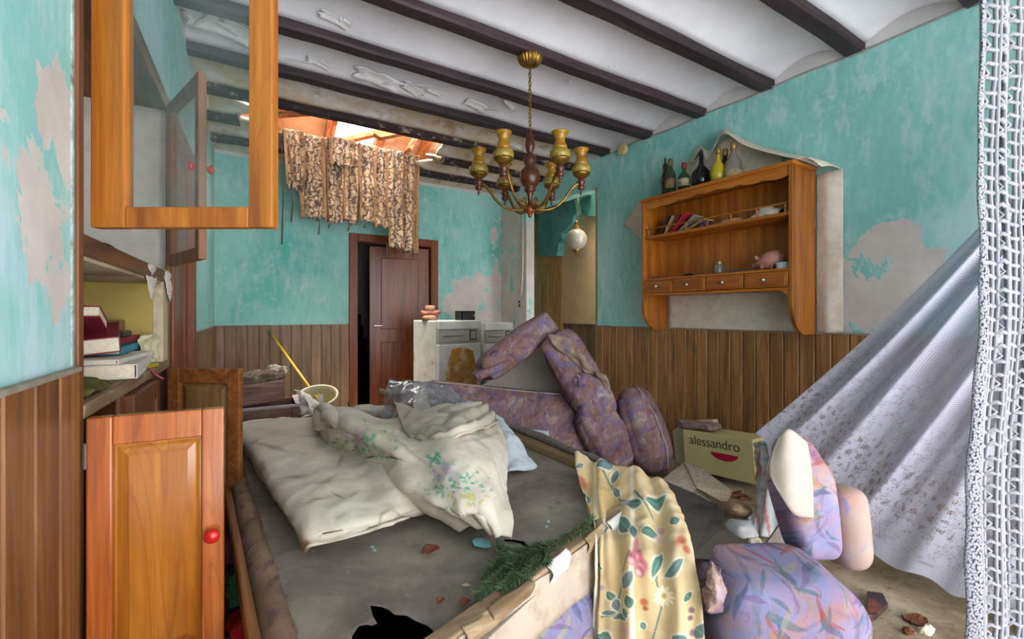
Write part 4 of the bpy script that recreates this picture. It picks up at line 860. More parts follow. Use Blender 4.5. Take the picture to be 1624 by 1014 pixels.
FP = m_mottle('purple_floral', ['#4a3c46', '#74596a', '#8a6a5a', '#7d6a80', '#a08674', '#ab9aa4'], 7, [('#6d6690', 7, .5, .14), ('#7d4650', 9, .45, .12)], dirt=.35, streak=.55)
BLU = dict(base='#a39bbb', alt='#b89c9c', cols=[('#8f8fd0', .55, .42, .2), ('#8a4a72', .7, .42, .11), ('#3f6f72', .9, .44, .11), ('#b08a5a', 1.0, .42, .09), ('#a8574a', 1.2, .42, .05), ('#4a5f86', 1.3, .4, .07), ('#b9b884', 1.5, .36, .06)])
FB = m_mottle('lilac_leaf_floral', ['#6d4a62', '#8f7d98', '#7d80a5', '#958a9e', '#a5878a', '#9c7d6c'], 4.5, [('#7a4468', 5, .5, .13), ('#a37a72', 5.5, .5, .14), ('#3f6264', 6.5, .55, .11), ('#9c7d50', 8, .5, .1), ('#455272', 9, .5, .1), ('#8f4a3e', 7.5, .55, .06), ('#a09e72', 9, .5, .09), ('#6a5a80', 11, .5, .1), ('#48666a', 12, .5, .09)], dirt=.15, dirtc='#8a7a80', streak=.5)
FD = m_floral('faded_floral', '#7d6a58', '#8f7460', [('#5d5050', 1, .42, .14), ('#a5917c', 1.2, .4, .08)], sc=11, dirt=.6, dirtc='#4e443c')
RW = m_wood('raw_pine', '#806040', '#a98a66', '#c2a683', 1, .8, .8, .15, .25); RWX = m_wood('raw_pine_across', '#7a6248', '#a08a6e', '#bba88c', 0, .8, .8, .15, .25)
fl = Vector((1, .323, 0)).normalized(); fnn = Vector((fl.y, -fl.x, 0))      # front edge direction, outward normal
FA = Vector((.16, yf(.16), 0)); FE = Vector((1.44, yf(1.44), 0)); FL = (FE - FA).length
# left side: soft edge, wooden rail, fabric skirt
ys = np.linspace(.95, 3.34, 40); P = np.zeros((40, 7, 3))
for i, y in enumerate(ys):
    for j, (o_, z) in enumerate([(.015, ZP + .002), (-.012, ZP + .012), (-.035, ZP + .006), (-.048, ZP - .02), (-.05, ZP - .045), (-.05, .2), (-.045, .03)]):
        P[i, j] = (xl(y) + o_ + .006 * mnoise.noise(Vector((y * 6, j, 0))), y, z + .006 * mnoise.noise(Vector((y * 8, j * .5, 2))))
obj('side_cover', MB().grid(P), FD, sb, smooth=True, solid=.004)
obj('side_rail', MB().prism([Vector((xl(.95) - .078, .95, ZP - .07)), Vector((xl(.95) - .05, .95, ZP - .07)), Vector((xl(3.34) - .05, 3.34, ZP - .07)), Vector((xl(3.34) - .078, 3.34, ZP - .07))], (0, 0, .06)), m_wood('side_rail_wood', '#5f3a1c', '#8a5a30', '#a8743f', 1, .8, .5, .35, .15), sb, bevel=.008)
obj('back_cover', MB().box(xl(3.34) - .04, 1.47, 3.345, 3.37, .03, ZP + .01), FD, sb, bevel=.01)
obj('end_board', MB().obox((1.486, 2.33, .40), (Vector((0, 1, 0)), Vector((1, 0, 0)), UP), (1.0, .011, .10)), RW, sb, bevel=.003)
obj('end_board_cover', MB().soft((1.492, 2.33, .515), (Vector((0, 1, 0)), Vector((1, 0, 0)), UP), (1.0, .022, .018), .016, 10, .012, 12), m_plain('grey_felt', '#6d6660', .95, .05, .3, 30, .4), sb, smooth=True)
obj('inner_shade', MB().box(.2, 1.42, 1.35, 3.3, .02, .05), M['dark'], sb)  # black slab standing in for the shade inside the torn sofa bed
# front board with torn lining
mid = (FA + FE) / 2
obj('front_rail', MB().obox(mid + UP * (ZP + .012) - fnn * .0, (fl, fnn, UP), (FL / 2, .024, .02)), RWX, sb, bevel=.005)
nu, nv = 60, 10; P = np.zeros((nu, nv, 3))
for i in range(nu):
    f = i / (nu - 1); p = FA + fl * FL * f
    for j in range(nv):
        g = j / (nv - 1); ln = .145 + .02 * mnoise.noise(Vector((f * 7, 0, 5)))
        top = ZP + .022 - .018 * max(0, mnoise.noise(Vector((f * 11, 3, 3))))
        P[i, j] = p + fnn * (.027 + .004 * mnoise.noise(Vector((f * 9, g * 2, 1))) + .01 * g * g) + UP * (top - g * ln)
obj('torn_lining', MB().grid(P), m_plain('pale_lining', '#b9aa9a', .9, .1, .14, 8, .15, '#94826e'), sb, smooth=True, solid=.003)
for k, (f, w_) in enumerate(((.36, .16), (.52, .1), (.68, .12), (.82, .2), (.28, .12))):   # curling torn edge
    p = FA + fl * FL * f; C = [[p + fl * (w_ * (a - .5)) + fnn * (.02 + .02 * math.sin(b * 3) + .01 * mnoise.noise(Vector((a * 5, b * 5, k)))) + UP * (ZP + .036 + .014 * math.sin(b * 2.4 + k) * a - .05 * b * (b + .2)) for b in (0, .5, 1.0)] for a in (0, .33, .66, 1)]
    obj('torn_edge', MB().grid(patch(C, 14, 10)), M['white'] if k % 2 else RWX, sb, smooth=True, solid=.003)
P = np.zeros((50, 14, 3))
for i in range(50):
    f = i / 49; p = FA + fl * FL * f
    for j in range(14):
        g = j / 13; P[i, j] = p + fnn * (.02 + .045 * math.sin(min(1, g * 2) * PI / 2) + .008 * mnoise.noise(Vector((f * 6, g * 3, 2)))) + UP * (ZP - .11 - g * .31)
obj('front_cover', MB().grid(P), FB, sb, smooth=True, solid=.004)
# loose dark grey board jutting out to the right
gq = [(960, 742, .44), (1040, 757, .44), (1100, 782, .43), (1138, 802, .42), (1150, 815, .42), (1146, 838, .42), (1205, 870, .40), (1160, 885, .40), (1100, 880, .41), (1040, 850, .43), (985, 800, .44)]
tag(obj('grey_board', MB().prism([atZ(x, y, z) - UP * .012 for x, y, z in gq], (0, 0, .012)), m_plain('dark_grey_board', '#4f4a45', .85, .15, .2, 10, .2, '#3a3632')), 'dark grey moulded board jutting out from under the yellow cloth', 'board')

# ------------------------------------------------------------------ bedding
def paint_blob(col, xy, c, rx, ry, ang, color, soft=.25, amt=1.0):
    d = xy - np.array(c); ca, sa = math.cos(ang), math.sin(ang); a = (d[..., 0] * ca + d[..., 1] * sa) / rx; b = (-d[..., 0] * sa + d[..., 1] * ca) / ry
    r = np.sqrt(a * a + b * b); k = np.clip((1 - r) / soft, 0, 1)[..., None] * amt; return col * (1 - k) + np.array(S(color)[:3]) * k
def paint_leaf(col, xy, c, L, W, ang, color, edge='#e6dcc4', vein='#86a59a'):
    d = xy - np.array(c); ca, sa = math.cos(ang), math.sin(ang); a = (d[..., 0] * ca + d[..., 1] * sa) / L; b = (-d[..., 0] * sa + d[..., 1] * ca) / W
    r = np.abs(b) + a * a; k2 = np.clip((1.35 - r) / .2, 0, 1)[..., None] * .8; col = col * (1 - k2) + np.array(S(edge)[:3]) * k2
    k = np.clip((1 - r) / .15, 0, 1)[..., None]; col = col * (1 - k) + np.array(S(color)[:3]) * k
    kv = (np.clip((.14 - np.abs(b)) / .1, 0, 1) * (r < .9))[..., None] * .6; return col * (1 - kv) + np.array(S(vein)[:3]) * kv
def paint_stem(col, xy, pts, w_, color):
    for (x0, y0), (x1, y1) in zip(pts[:-1], pts[1:]):
        a = np.array((x0, y0)); d = np.array((x1 - x0, y1 - y0)); t = np.clip(((xy - a) @ d) / (d @ d + 1e-9), 0, 1); e = xy - a - t[..., None] * d
        k = np.clip((w_ - np.sqrt((e ** 2).sum(-1))) / (w_ * .4), 0, 1)[..., None]; col = col * (1 - k) + np.array(S(color)[:3]) * k
    return col
def cloth(name, label, cat, C, nu, nv, mat, folds=(), amp=.006, fr=8, seed=0, solid=.01, drawn=None, base='#c9c1b2', mod=None, group=None):
    P = patch(C, nu, nv); px, py = proj(P); xy = np.stack([px, py], -1)         # flat print is laid out on the smooth cloth
    N = gnorm(P); N *= np.where(N[..., 2:3] < 0, -1, 1) if mod != 'raw' else 1
    U, V = np.meshgrid(np.linspace(0, 1, nu), np.linspace(0, 1, nv), indexing='ij'); disp = np.zeros((nu, nv))
    for (du, dv, k, a, ph) in folds: disp += a * np.sin((U * du + V * dv) * k + ph + 1.2 * vnoise(P, 3, seed + k))
    rid = lambda f_, s_: 1 - 2 * np.abs(vnoise(P, f_, s_))
    disp += amp * rid(fr, seed) + amp * .5 * rid(fr * 2.1, seed + 3) + amp * .25 * vnoise(P, fr * 5, seed + 8)
    P = P + N * disp[..., None]
    col = np.ones((nu, nv, 3)) * np.array(S(base)[:3])
    if drawn: col = drawn(col, xy)
    o = obj(name, MB().grid(P), mat, None, smooth=True, solid=solid, col=col); return tag(o, label, cat, group)
Z = lambda L: [[atZ(x, y, z) for x, y, z in r] for r in L]
BED = m_print('soiled_bedding', .95, .5, '#968b7a', sc=7)
def stains(col, xy):
    rg = np.random.RandomState(4)
    for (x, y, rx, ry, a) in [(430, 712, 32, 3, .2), (405, 705, 14, 3, -.6), (470, 760, 26, 4, -.1), (520, 765, 20, 3, -.4), (540, 735, 14, 3, -1.1), (500, 800, 30, 2.5, -.3), (535, 790, 16, 2.5, .5), (560, 790, 12, 2.5, -.6), (420, 745, 12, 4, 1.2), (610, 815, 16, 3, -.4), (600, 826, 14, 2, -1.0), (635, 818, 18, 2, .3)]: col = paint_blob(col, xy, (x, y), rx * 1.15, ry * 1.3, a, '#6d6558', .9, .7)  # thin streaks: grey stains, with fold shade painted into the colour
    col = paint_blob(col, xy, (484, 866), 10, 16, .4, '#b08a6a', .5, .9); col = paint_blob(col, xy, (430, 690), 60, 20, 0, '#b0a68e', .9, .6)
    col = paint_blob(col, xy, (555, 820), 50, 26, .2, '#c6cbb8', .9, .5); return col
pad = [[(366, 682, .455), (370, 676, .50), (430, 667, .53), (500, 665, .54), (580, 668, .53), (640, 690, .47)],
       [(372, 690, .46), (385, 688, .545), (450, 688, .56), (515, 685, .545), (595, 690, .56), (655, 712, .48)],
       [(398, 735, .455), (415, 732, .55), (480, 730, .57), (540, 726, .545), (615, 735, .57), (672, 755, .48)],
       [(432, 792, .455), (450, 785, .545), (515, 778, .565), (575, 770, .55), (630, 772, .56), (680, 785, .48)],
       [(466, 848, .455), (482, 840, .53), (540, 828, .545), (590, 815, .54), (640, 805, .53), (690, 808, .47)],
       [(486, 875, .455), (494, 868, .49), (545, 856, .495), (605, 838, .495), (645, 822, .49), (680, 812, .455)]]
cloth('stained_mattress_pad', 'grubby cream mattress pad with grey stains on the left of the sofa bed', 'mattress pad', Z(pad), 110, 110, BED, [(1, .3, 11, .004, 0), (.2, 1, 8, .004, 1), (.7, -.6, 23, .002, 1)], .007, 6, 2, .012, stains)
def print1(col, xy):
    rg = np.random.RandomState(3)
    def spray(c, sx, sy, n, cols, r):
        nonlocal col
        for k in range(n):
            p = (c[0] + rg.normal() * sx, c[1] + rg.normal() * sy); col = paint_blob(col, xy, p, r * (.6 + rg.rand()), r * .6 * (.6 + rg.rand()), rg.rand() * 3, cols[k % len(cols)], .5, .9)
    spray((580, 703), 26, 12, 70, ['#5f9f86', '#6fae94', '#4f8f7c', '#b3b56a'], 3.6); spray((570, 694), 10, 6, 16, ['#b99ab0', '#c9a7b4'], 5)
    for c in ((690, 750), (712, 748), (700, 762), (722, 758), (706, 740)): col = paint_blob(col, xy, c, 13, 10, rg.rand(), '#b2a3ad', .6, .8)
    spray((722, 775), 22, 16, 90, ['#5f9f86', '#4f9480', '#7cb39c'], 3.2); spray((688, 730), 8, 5, 14, ['#4fa08a'], 4); spray((742, 795), 12, 5, 18, ['#c2b65f', '#b9b070'], 3.5); spray((745, 690), 20, 4, 26, ['#c2b65f', '#5f9f86'], 3)
    for c, rx, ry, a in (((740, 820), 20, 5, .9), ((650, 720), 60, 4, .5), ((760, 700), 50, 4, -.2), ((600, 780), 40, 4, .4), ((690, 690), 60, 5, -.3)): col = paint_blob(col, xy, c, rx, ry, a, '#8d8371', .9, .55)  # long soft streaks paint folds into the duvet's colour
    return col
duv = [[(500, 655, .64), (545, 648, .66), (620, 668, .60), (690, 650, .66), (757, 643, .66)],
       [(503, 678, .60), (555, 672, .70), (635, 690, .64), (705, 672, .72), (780, 668, .62)],
       [(520, 705, .54), (580, 700, .66), (650, 715, .66), (730, 700, .70), (798, 700, .58)],
       [(545, 735, .49), (605, 730, .60), (680, 740, .64), (745, 738, .66), (804, 745, .56)],
       [(575, 768, .50), (640, 765, .59), (705, 775, .60), (758, 778, .61), (804, 782, .53)],
       [(652, 800, .50), (690, 802, .56), (735, 808, .57), (772, 812, .57), (804, 818, .51)],
       [(730, 834, .47), (752, 838, .50), (775, 845, .50), (790, 850, .50), (803, 857, .47)]]
cloth('flowered_duvet', 'cream duvet with faded flower print twisted across the pad', 'duvet', Z(duv), 150, 130, BED, [(.4, 1, 24, .006, .5), (.8, .8, 13, .007, 1)], .008, 5, 5, .014, print1)
roll = [[(498, 655, .52), (497, 652, .60), (508, 645, .68), (528, 645, .68), (540, 655, .60)], [(500, 680, .50), (505, 672, .60), (520, 664, .68), (545, 664, .68), (562, 676, .6)], [(515, 700, .48), (524, 692, .59), (545, 684, .66), (572, 682, .66), (590, 694, .6)], [(540, 722, .48), (552, 712, .57), (575, 702, .63), (600, 700, .63), (620, 712, .58)]]
cloth('rolled_duvet_end', 'rolled cream cloth end bulging at the back left of the duvet', 'duvet', Z(roll), 60, 60, BED, [(1, .2, 22, .004, 0), (.2, 1, 14, .006, 0)], .003, 6, 7, .01)
shw = [[(745, 665, .60), (790, 662, .62), (815, 690, .56)], [(770, 690, .58), (805, 690, .58), (830, 715, .52)], [(790, 720, .52), (815, 722, .52), (850, 740, .47)], [(795, 752, .46), (815, 750, .465), (842, 746, .46)]]
cloth('pale_blue_sheet', 'pale blue-grey sheet corner under the duvet near the raw wood edge', 'sheet', Z(shw), 40, 40, m_print('pale_sheet', .95, .3, '#9a9488'), [(1, .5, 12, .006, 0)], .01, 8, 9, .006, None, '#b4bcc2')
upf = [[(625, 640, .66), (680, 660, .66), (720, 650, .72), (762, 640, .70)], [(640, 680, .66), (690, 688, .70), (740, 668, .74), (775, 655, .66)], [(655, 700, .66), (700, 700, .70), (750, 685, .72), (790, 672, .62)]]
cloth('folded_grey_blanket', 'greyish folded blanket edge behind the duvet below the plastic bag', 'blanket', Z(upf), 40, 60, m_print('grey_blanket', .95, .35, '#857b6c'), [(1, .2, 16, .01, 0)], .012, 8, 3, .01, None, '#b3ab9d')

# ------------------------------------------------------------------ yellow flowered cloth over the front rail
def print2(col, xy):
    y_ = '#d8bf8e'; col = paint_blob(col, xy, (960, 790), 60, 60, 0, '#c9a766', .9, .6); col = paint_blob(col, xy, (1000, 930), 50, 100, 0, '#cba96a', .9, .6)
    for (x, w_, c) in ((1003, 4, '#e6dac2'), (945, 5, '#e8dfcb')): col = paint_stem(col, xy, [(x, 740), (x + 3, 1100)], w_, c)
    for pts in ([(955, 745), (965, 765), (985, 795), (1010, 800)], [(1008, 785), (1025, 810), (1035, 825)], [(1000, 880), (985, 920), (978, 960), (985, 980)], [(1045, 880), (1040, 920), (1050, 960), (1035, 1014)], [(960, 975), (985, 975), (1000, 965)]): col = paint_stem(col, xy, pts, 1.8, '#5d7f73')
    for q in [(960, 743, 13, 6, -.1), (975, 756, 10, 6, -1), (978, 782, 8, 5, .9), (1040, 798, 16, 10, -.4), (1006, 806, 13, 9, .3), (992, 840, 19, 8, 1.0), (1005, 852, 11, 6, 1.4), (1030, 852, 13, 8, -.3), (957, 846, 8, 9, 1), (968, 835, 7, 8, 1.3), (1068, 835, 8, 6, 1.2), (996, 920, 17, 9, -1.0), (970, 945, 9, 5, 1.0), (978, 960, 10, 5, 1.3), (968, 970, 9, 4, .1), (985, 978, 12, 5, -.2), (994, 968, 7, 5, 1.3), (1000, 950, 9, 8, 1.2), (1020, 990, 8, 5, 1.2), (962, 1008, 11, 9, .5), (1042, 895, 22, 7, -1.2), (1068, 905, 18, 6, -.7), (1110, 1000, 8, 14, .5), (1078, 1008, 12, 9, .4), (930, 795, 8, 6, .6), (918, 745, 4, 7, 1.0), (1090, 945, 6, 9, .7), (953, 898, 7, 3, .5)]:
        col = paint_leaf(col, xy, q[:2], q[2] * 1.1, q[3] * 1.1, q[4], '#557a6e' if int(q[0]) % 3 else '#667f80')
    for (x, y) in ((1012, 885), (1020, 898), (1005, 890), (1016, 906)): col = paint_blob(col, xy, (x, y), 12, 9, .8, '#bf6f7c', .4); col = paint_blob(col, xy, (x - 2, y + 2), 7, 4, .8, '#e3b9bc', .5)
    col = paint_blob(col, xy, (1009, 872), 5, 14, .1, '#c77a80', .4)
    for k in range(11):
        a = k * 2 * PI / 11; col = paint_blob(col, xy, (1053 + 11 * math.cos(a), 946 + 11 * math.sin(a)), 8, 3.4, a, '#ecdfc0', .35)
    col = paint_blob(col, xy, (1053, 946), 5, 5, 0, '#c09a58', .4)
    for c, r, k in (((1080, 866), 11, '#c0644c'), ((1088, 880), 9, '#b8523f'), ((1074, 874), 8, '#cf8a72'), ((1022, 952), 9, '#b0523a'), ((1024, 962), 6, '#8d3a2e'), ((922, 770), 12, '#a5564a'), ((1048, 840), 9, '#b88a9a'), ((1045, 855), 8, '#c59aa4'), ((1096, 968), 8, '#5d4a6a'), ((1094, 980), 7, '#4a3a58'), ((1098, 1004), 9, '#6a5a78'), ((994, 995), 10, '#d0a0a4'), ((948, 730), 5, '#b8604c'), ((992, 802), 9, '#a59ab0'), ((958, 930), 6, '#9a86a0')): col = paint_blob(col, xy, c, r, r * .8, .5, k, .5, .85)
    return col
T3 = lambda L: [[at(x, y, t) for x, y, t in r] for r in L]
yc = [[(911, 719, 2.18), (935, 730, 2.14), (965, 738, 2.06), (1005, 747, 1.98), (1040, 760, 1.90), (1062, 778, 1.84)],
      [(914, 760, 2.0), (938, 772, 1.96), (968, 782, 1.86), (1012, 790, 1.78), (1055, 800, 1.72), (1082, 828, 1.65)],
      [(930, 812, 1.70), (945, 820, 1.68), (972, 832, 1.61), (1016, 845, 1.54), (1062, 855, 1.50), (1097, 866, 1.46)],
      [(942, 856, 1.51), (955, 862, 1.50), (980, 872, 1.46), (1020, 885, 1.41), (1066, 893, 1.38), (1103, 902, 1.36)],
      [(946, 915, 1.46), (958, 920, 1.45), (984, 925, 1.41), (1024, 935, 1.37), (1072, 940, 1.35), (1112, 945, 1.33)],
      [(945, 975, 1.45), (958, 980, 1.43), (985, 985, 1.39), (1026, 990, 1.36), (1076, 995, 1.33), (1116, 1000, 1.31)],
      [(943, 1060, 1.44), (958, 1060, 1.42), (986, 1060, 1.38), (1028, 1060, 1.35), (1078, 1060, 1.32), (1119, 1060, 1.30)]]
cloth('flowered_yellow_cloth', 'yellow cotton cloth with green leaf and flower print over the torn front rail', 'cloth', T3(yc), 260, 170, m_print('yellow_print_cloth', .9, .15, '#b59a6c'), [(.15, 1, 22, .013, .4), (0, 1, 38, .006, 2)], .009, 6, 4, .004, print2, '#ccb68e', 'raw')

# ------------------------------------------------------------------ lilac armchair at the right front
AC = at(1245, 1014, 1.47); AC.z = 0; ar, af = RT, FW
arm_ = thing('lilac_armchair', 'lilac leaf-patterned armchair lying on its back, cushion standing up', 'armchair', AC)
c = lambda px, py, t: at(px, py, t)
def SB_(name, mat, p0, p1, tn, hz, dep, r, amp=.01, seed=0, parent=arm_, seg=12, bulge=.0, ax=None, wid=None):
    a, b = p0, p1; d = (b - a); L = d.length; d = d.normalized(); f = (FW - d * FW.dot(d)).normalized(); u = d.cross(f)
    m = MB().soft((a + b) / 2, (d, f, u), (L / 2, dep / 2, hz / 2), r, seg, amp, 6, seed, bulge)
    if wid:
        C_ = (a + b) / 2
        for i, v in enumerate(m.v):
            q = v - C_; s_ = q.dot(d) / (L / 2); k = float(np.interp(s_, [p for p, _ in wid], [w2 for _, w2 in wid])); m.v[i] = v + u * q.dot(u) * (k - 1)
    return obj(name, m, mat, parent, smooth=True, sub=1)
SB_('seat_body', FB, c(1114, 955, 1.46), c(1336, 957, 1.42), 0, .25, .40, .11, .012, 1, bulge=.01)
SB_('seat_base', FB, c(1128, 1065, 1.5), c(1336, 1070, 1.44), 0, .34, .36, .06, .008, 2)
SB_('backrest', FB, c(1256, 694, 1.64), c(1292, 885, 1.56), 0, .19, .15, .05, .008, 3, wid=[(-1, .45), (-.75, .6), (-.3, 1.02), (.2, .98), (1, .72)])
SB_('arm', m_floral('pinkish_floral', '#a9877c', '#a2958f', [('#8f6a80', .8, .42, .12), ('#b99a84', 1.1, .42, .07), ('#7a7aa8', 1.2, .4, .08)], sc=8, dirt=.15), c(1330, 768, 1.64), c(1338, 900, 1.58), 0, .095, .18, .055, .008, 5)
wl_ = [[at(1236, 692, 1.56), at(1252, 681, 1.555), at(1280, 702, 1.56)], [at(1222, 725, 1.55), at(1250, 722, 1.515), at(1286, 740, 1.53)], [at(1220, 752, 1.545), at(1252, 758, 1.505), at(1289, 780, 1.52)], [at(1232, 776, 1.52), at(1258, 815, 1.49), at(1290, 822, 1.51)]]
obj('white_lining', MB().grid(patch(wl_, 20, 16)), m_plain('white_lining', '#a89e94', .9, .1, .08, 20, .1), arm_, smooth=True, solid=.004)
tag(obj('crumpled_lilac_fabric', MB().soft(at(1132, 930, 1.30), (RT, FW, UP), (.028, .025, .055), .015, 12, .028, 18, 4), FP, smooth=True), 'torn scrap of brownish fabric between the yellow cloth and the lilac armchair', 'fabric scrap')

# ------------------------------------------------------------------ purple sofa pieces behind
ps = thing('purple_sofa', 'purple floral sofa lying on its back behind the sofa bed', 'sofa', at(815, 700, 3.9) - UP * at(815, 700, 3.9).z)
def gridsolid(name, C, nu, nv, mat, parent, amp=.01, fr=5, seed=0, solid=.01, sub=0):
    P = patch(C, nu, nv); N = gnorm(P); P = P + N * (vnoise(P, fr, seed) * amp)[..., None]; return obj(name, MB().grid(P), mat, parent, smooth=True, solid=solid, sub=sub)
G = [[(678, 608, 3.78), (720, 611, 3.76), (790, 619, 3.70), (860, 626, 3.64), (905, 628, 3.62), (930, 640, 3.66)],
     [(680, 630, 3.70), (720, 635, 3.66), (790, 645, 3.60), (860, 650, 3.54), (915, 655, 3.54), (942, 668, 3.62)],
     [(690, 680, 3.68), (725, 685, 3.62), (790, 695, 3.55), (860, 700, 3.50), (918, 705, 3.50), (948, 705, 3.60)],
     [(695, 745, 3.70), (725, 750, 3.64), (790, 760, 3.58), (860, 765, 3.52), (915, 765, 3.50), (946, 760, 3.58)]]
gridsolid('front_cover', T3(G), 60, 90, FP, ps, .018, 4.5, 1, .02)
G = [[(678, 608, 3.78), (720, 611, 3.76), (790, 619, 3.70), (860, 626, 3.64), (905, 628, 3.62), (930, 640, 3.66)], [(690, 606, 3.84), (725, 610, 3.84), (790, 617, 3.8), (860, 624, 3.74), (900, 627, 3.72), (926, 638, 3.76)], [(705, 640, 3.95), (730, 645, 3.95), (790, 650, 3.9), (860, 660, 3.85), (900, 660, 3.82), (926, 660, 3.84)]]
gridsolid('back_cover', T3(G), 20, 40, FP, ps, .004, 5, 2, .01)
obj('piping', MB().tube([at(x, y, t) for x, y, t in ((678, 606, 3.78), (720, 609, 3.755), (790, 617, 3.695), (860, 624, 3.635), (900, 626, 3.62))], .007, 6), m_plain('piping', '#b3a49c', .8), ps, smooth=True)
G = [[(712, 628, 3.92), (770, 608, 4.02), (858, 545, 4.1)], [(790, 640, 3.92), (830, 610, 3.98), (868, 555, 4.06)], [(900, 640, 3.86), (905, 620, 3.9), (885, 575, 3.98)]]
gridsolid('white_underside', T3(G), 16, 16, m_plain('underside_cloth', '#938a83', .9, .1, .12, 5, .1), ps, .004, 5, 3, .006)
obj('round_cushion_end', MB().soft(at(928, 700, 3.62), (RT, FW, UP), (.07, .12, .14), .06, 8, .014, 7, 3), FP, ps, smooth=True, sub=1)
crumple('white_printed_bag', 'small white printed plastic bag lying against the purple sofa', 'bag', T3([[(822, 690, 3.30), (842, 682, 3.34), (870, 685, 3.30)], [(822, 698, 3.22), (845, 694, 3.20), (870, 694, 3.24)], [(830, 702, 3.24), (848, 703, 3.22), (866, 703, 3.26)]]), 20, 20, m_plain('white_bag', '#c9d3da', .4, .5, .1, 40, .1, '#8fa5bd'), .02, 16, .003, 5)
ua = thing('upended_purple_armchair', 'upended purple floral armchair, arm and back forming a peak against the panelled wall', 'armchair', at(930, 740, 3.65) - UP * at(930, 740, 3.65).z)
def slab(name, mat, parent, p0, p1, w_, dep, r, amp, seed, bulge=.02): return SB_(name, mat, p0, p1, 0, w_, dep, r, amp, seed, parent, 12, bulge)
slab('back_upper', FP, ua, at(880, 536, 3.68), at(955, 660, 3.55), .29, .42, .06, .02, 1)
slab('back_lower', FP, ua, at(930, 640, 3.56), at(985, 738, 3.50), .30, .36, .1, .022, 2)
slab('arm', FP, ua, at(868, 512, 3.80), at(766, 590, 3.62), .19, .36, .035, .012, 3)
slab('arm_tip', FP, ua, at(800, 578, 3.55), at(752, 598, 3.5), .06, .2, .02, .006, 4, .0)
tc = crumple('torn_cover', 'loose beige torn cover flapping on the upended armchair', 'cover', T3([[(868, 530, 3.46), (895, 535, 3.44), (920, 565, 3.42)], [(880, 550, 3.42), (915, 560, 3.38), (945, 585, 3.38)], [(915, 580, 3.40), (940, 590, 3.34), (965, 605, 3.34)], [(930, 590, 3.36), (955, 600, 3.32), (968, 625, 3.33)]]), 36, 24, m_plain('beige_tear', '#8f7d6a', .95, .05, .3, 12, .2, '#6a5f86'), .035, 10, .006, 2)
del tc['category']; setpar(tc, ua)
pc = thing('purple_cushion', 'long purple floral cushion leaning on the wall beside the upended armchair', 'cushion', at(1035, 755, 3.45) - UP * at(1035, 755, 3.45).z)
slab('cushion_body', FP, pc, at(1000, 618, 3.56), at(1042, 745, 3.40), .27, .3, .11, .016, 7)
obj('piping', MB().tube([at(1012, 615, 3.42), at(1040, 660, 3.33), at(1058, 710, 3.26), at(1060, 745, 3.24)], .0035, 6), bpy.data.materials['piping'], pc, smooth=True)

# ------------------------------------------------------------------ refrigerators against the back wall
def m_fridge():
    t = NT('rusty_enamel', .4, .4); p = t.oc(); x, y, z = t.sep(p); f = t.noise(p, 3.5, 7, .65)
    k = t.ramp(t.noise(p, 5, 5, .6), [(.3, '#a9aaa6'), (.7, '#c9c8c2')]); k = t.mix(t.mr(f, .56, .66, 0, .8), k, S('#9a6a38')); t.col(k); t.rgh(t.mr(f, .5, .66, .35, .85)); return t.m
FR = m_fridge(); rust = m_plain('rust_patch', '#a5773f', .85, .15, .3, 12, .2, '#c9bda6'); gpan = m_plain('grey_panel', '#938f88', .5, .4, .15, 14, .05); blk = M['dark']
def fridge(label, px0, px1, pyt, t, dep, rot, rusty):
    a = at(px0, pyt, t); b = at(px1, pyt, t); zt = a.z; w_ = (b - a).length; d = Vector((math.cos(rot), math.sin(rot), 0)); n_ = Vector((-d.y, d.x, 0)); a.z = 0
    fr_ = thing('refrigerator', label, 'refrigerator', a + d * w_ / 2 + n_ * dep / 2, 'discarded refrigerators')
    C = a + d * w_ / 2 + n_ * dep / 2
    obj('body', MB().obox(C + UP * (zt / 2 + .01) + n_ * .02, (d, n_, UP), (w_ / 2, dep / 2 - .02, zt / 2 - .01)), FR, fr_, bevel=.012)
    obj('door', MB().obox(a + d * w_ / 2 + UP * (zt * .40) + n_ * .01, (d, n_, UP), (w_ / 2, .025, zt * .39)), FR, fr_, bevel=.012)
    pn = obj('control_panel', MB().obox(a + d * w_ / 2 + UP * (zt * .86) + n_ * .008, (d, n_, UP), (w_ / 2, .022, zt * .055)), gpan, fr_, bevel=.005)
    obj('top_lip', MB().obox(a + d * w_ / 2 + UP * (zt * .96) + n_ * .008, (d, n_, UP), (w_ / 2, .024, zt * .038)), FR, fr_, bevel=.008)
    f0 = a + UP * zt * .865 - n_ * .02
    obj('handle', MB().tube([f0 + d * w_ * .1, f0 + d * w_ * .1 - n_ * .02, f0 + d * w_ * .52 - n_ * .02, f0 + d * w_ * .52], .009, 8), M['steel'], pn)
    obj('label_frame', MB().obox(f0 + d * w_ * .8 + n_ * .004, (d, n_, UP), (w_ * .08, .002, zt * .045)), blk, pn); obj('label_plate', MB().obox(f0 + d * w_ * .8 + n_ * .002, (d, n_, UP), (w_ * .062, .002, zt * .036)), gpan, pn)
    if rusty: obj('rust_patch', MB().prism([a + d * w_ * u + UP * zt * v - n_ * .0165 for u, v in ((.18, .1), (.86, .1), (.9, .5), (.8, .72), (.55, .76), (.3, .74), (.16, .55))], n_ * .002), rust, fr_)
    return C, zt, d, n_
C1, z1, d_, n_ = fridge('rust-stained white refrigerator beside the brown door, nearest of the two', 694, 778, 509, 4.6, .50, .14, True)
C2, z2, d2_, n2_ = fridge('smaller white refrigerator behind the rust-stained one', 770, 822, 512, 5.05, .3, .05, False)
rg_ = thing('clay_figurine', 'small clay pot figurine on the rusty refrigerator', 'figurine', C1 - d_ * .2 + UP * z1); Tm = Matrix.Translation(rg_.location); clay = m_plain('clay', '#9a7a60', .9, .1, .3, 25, .2)
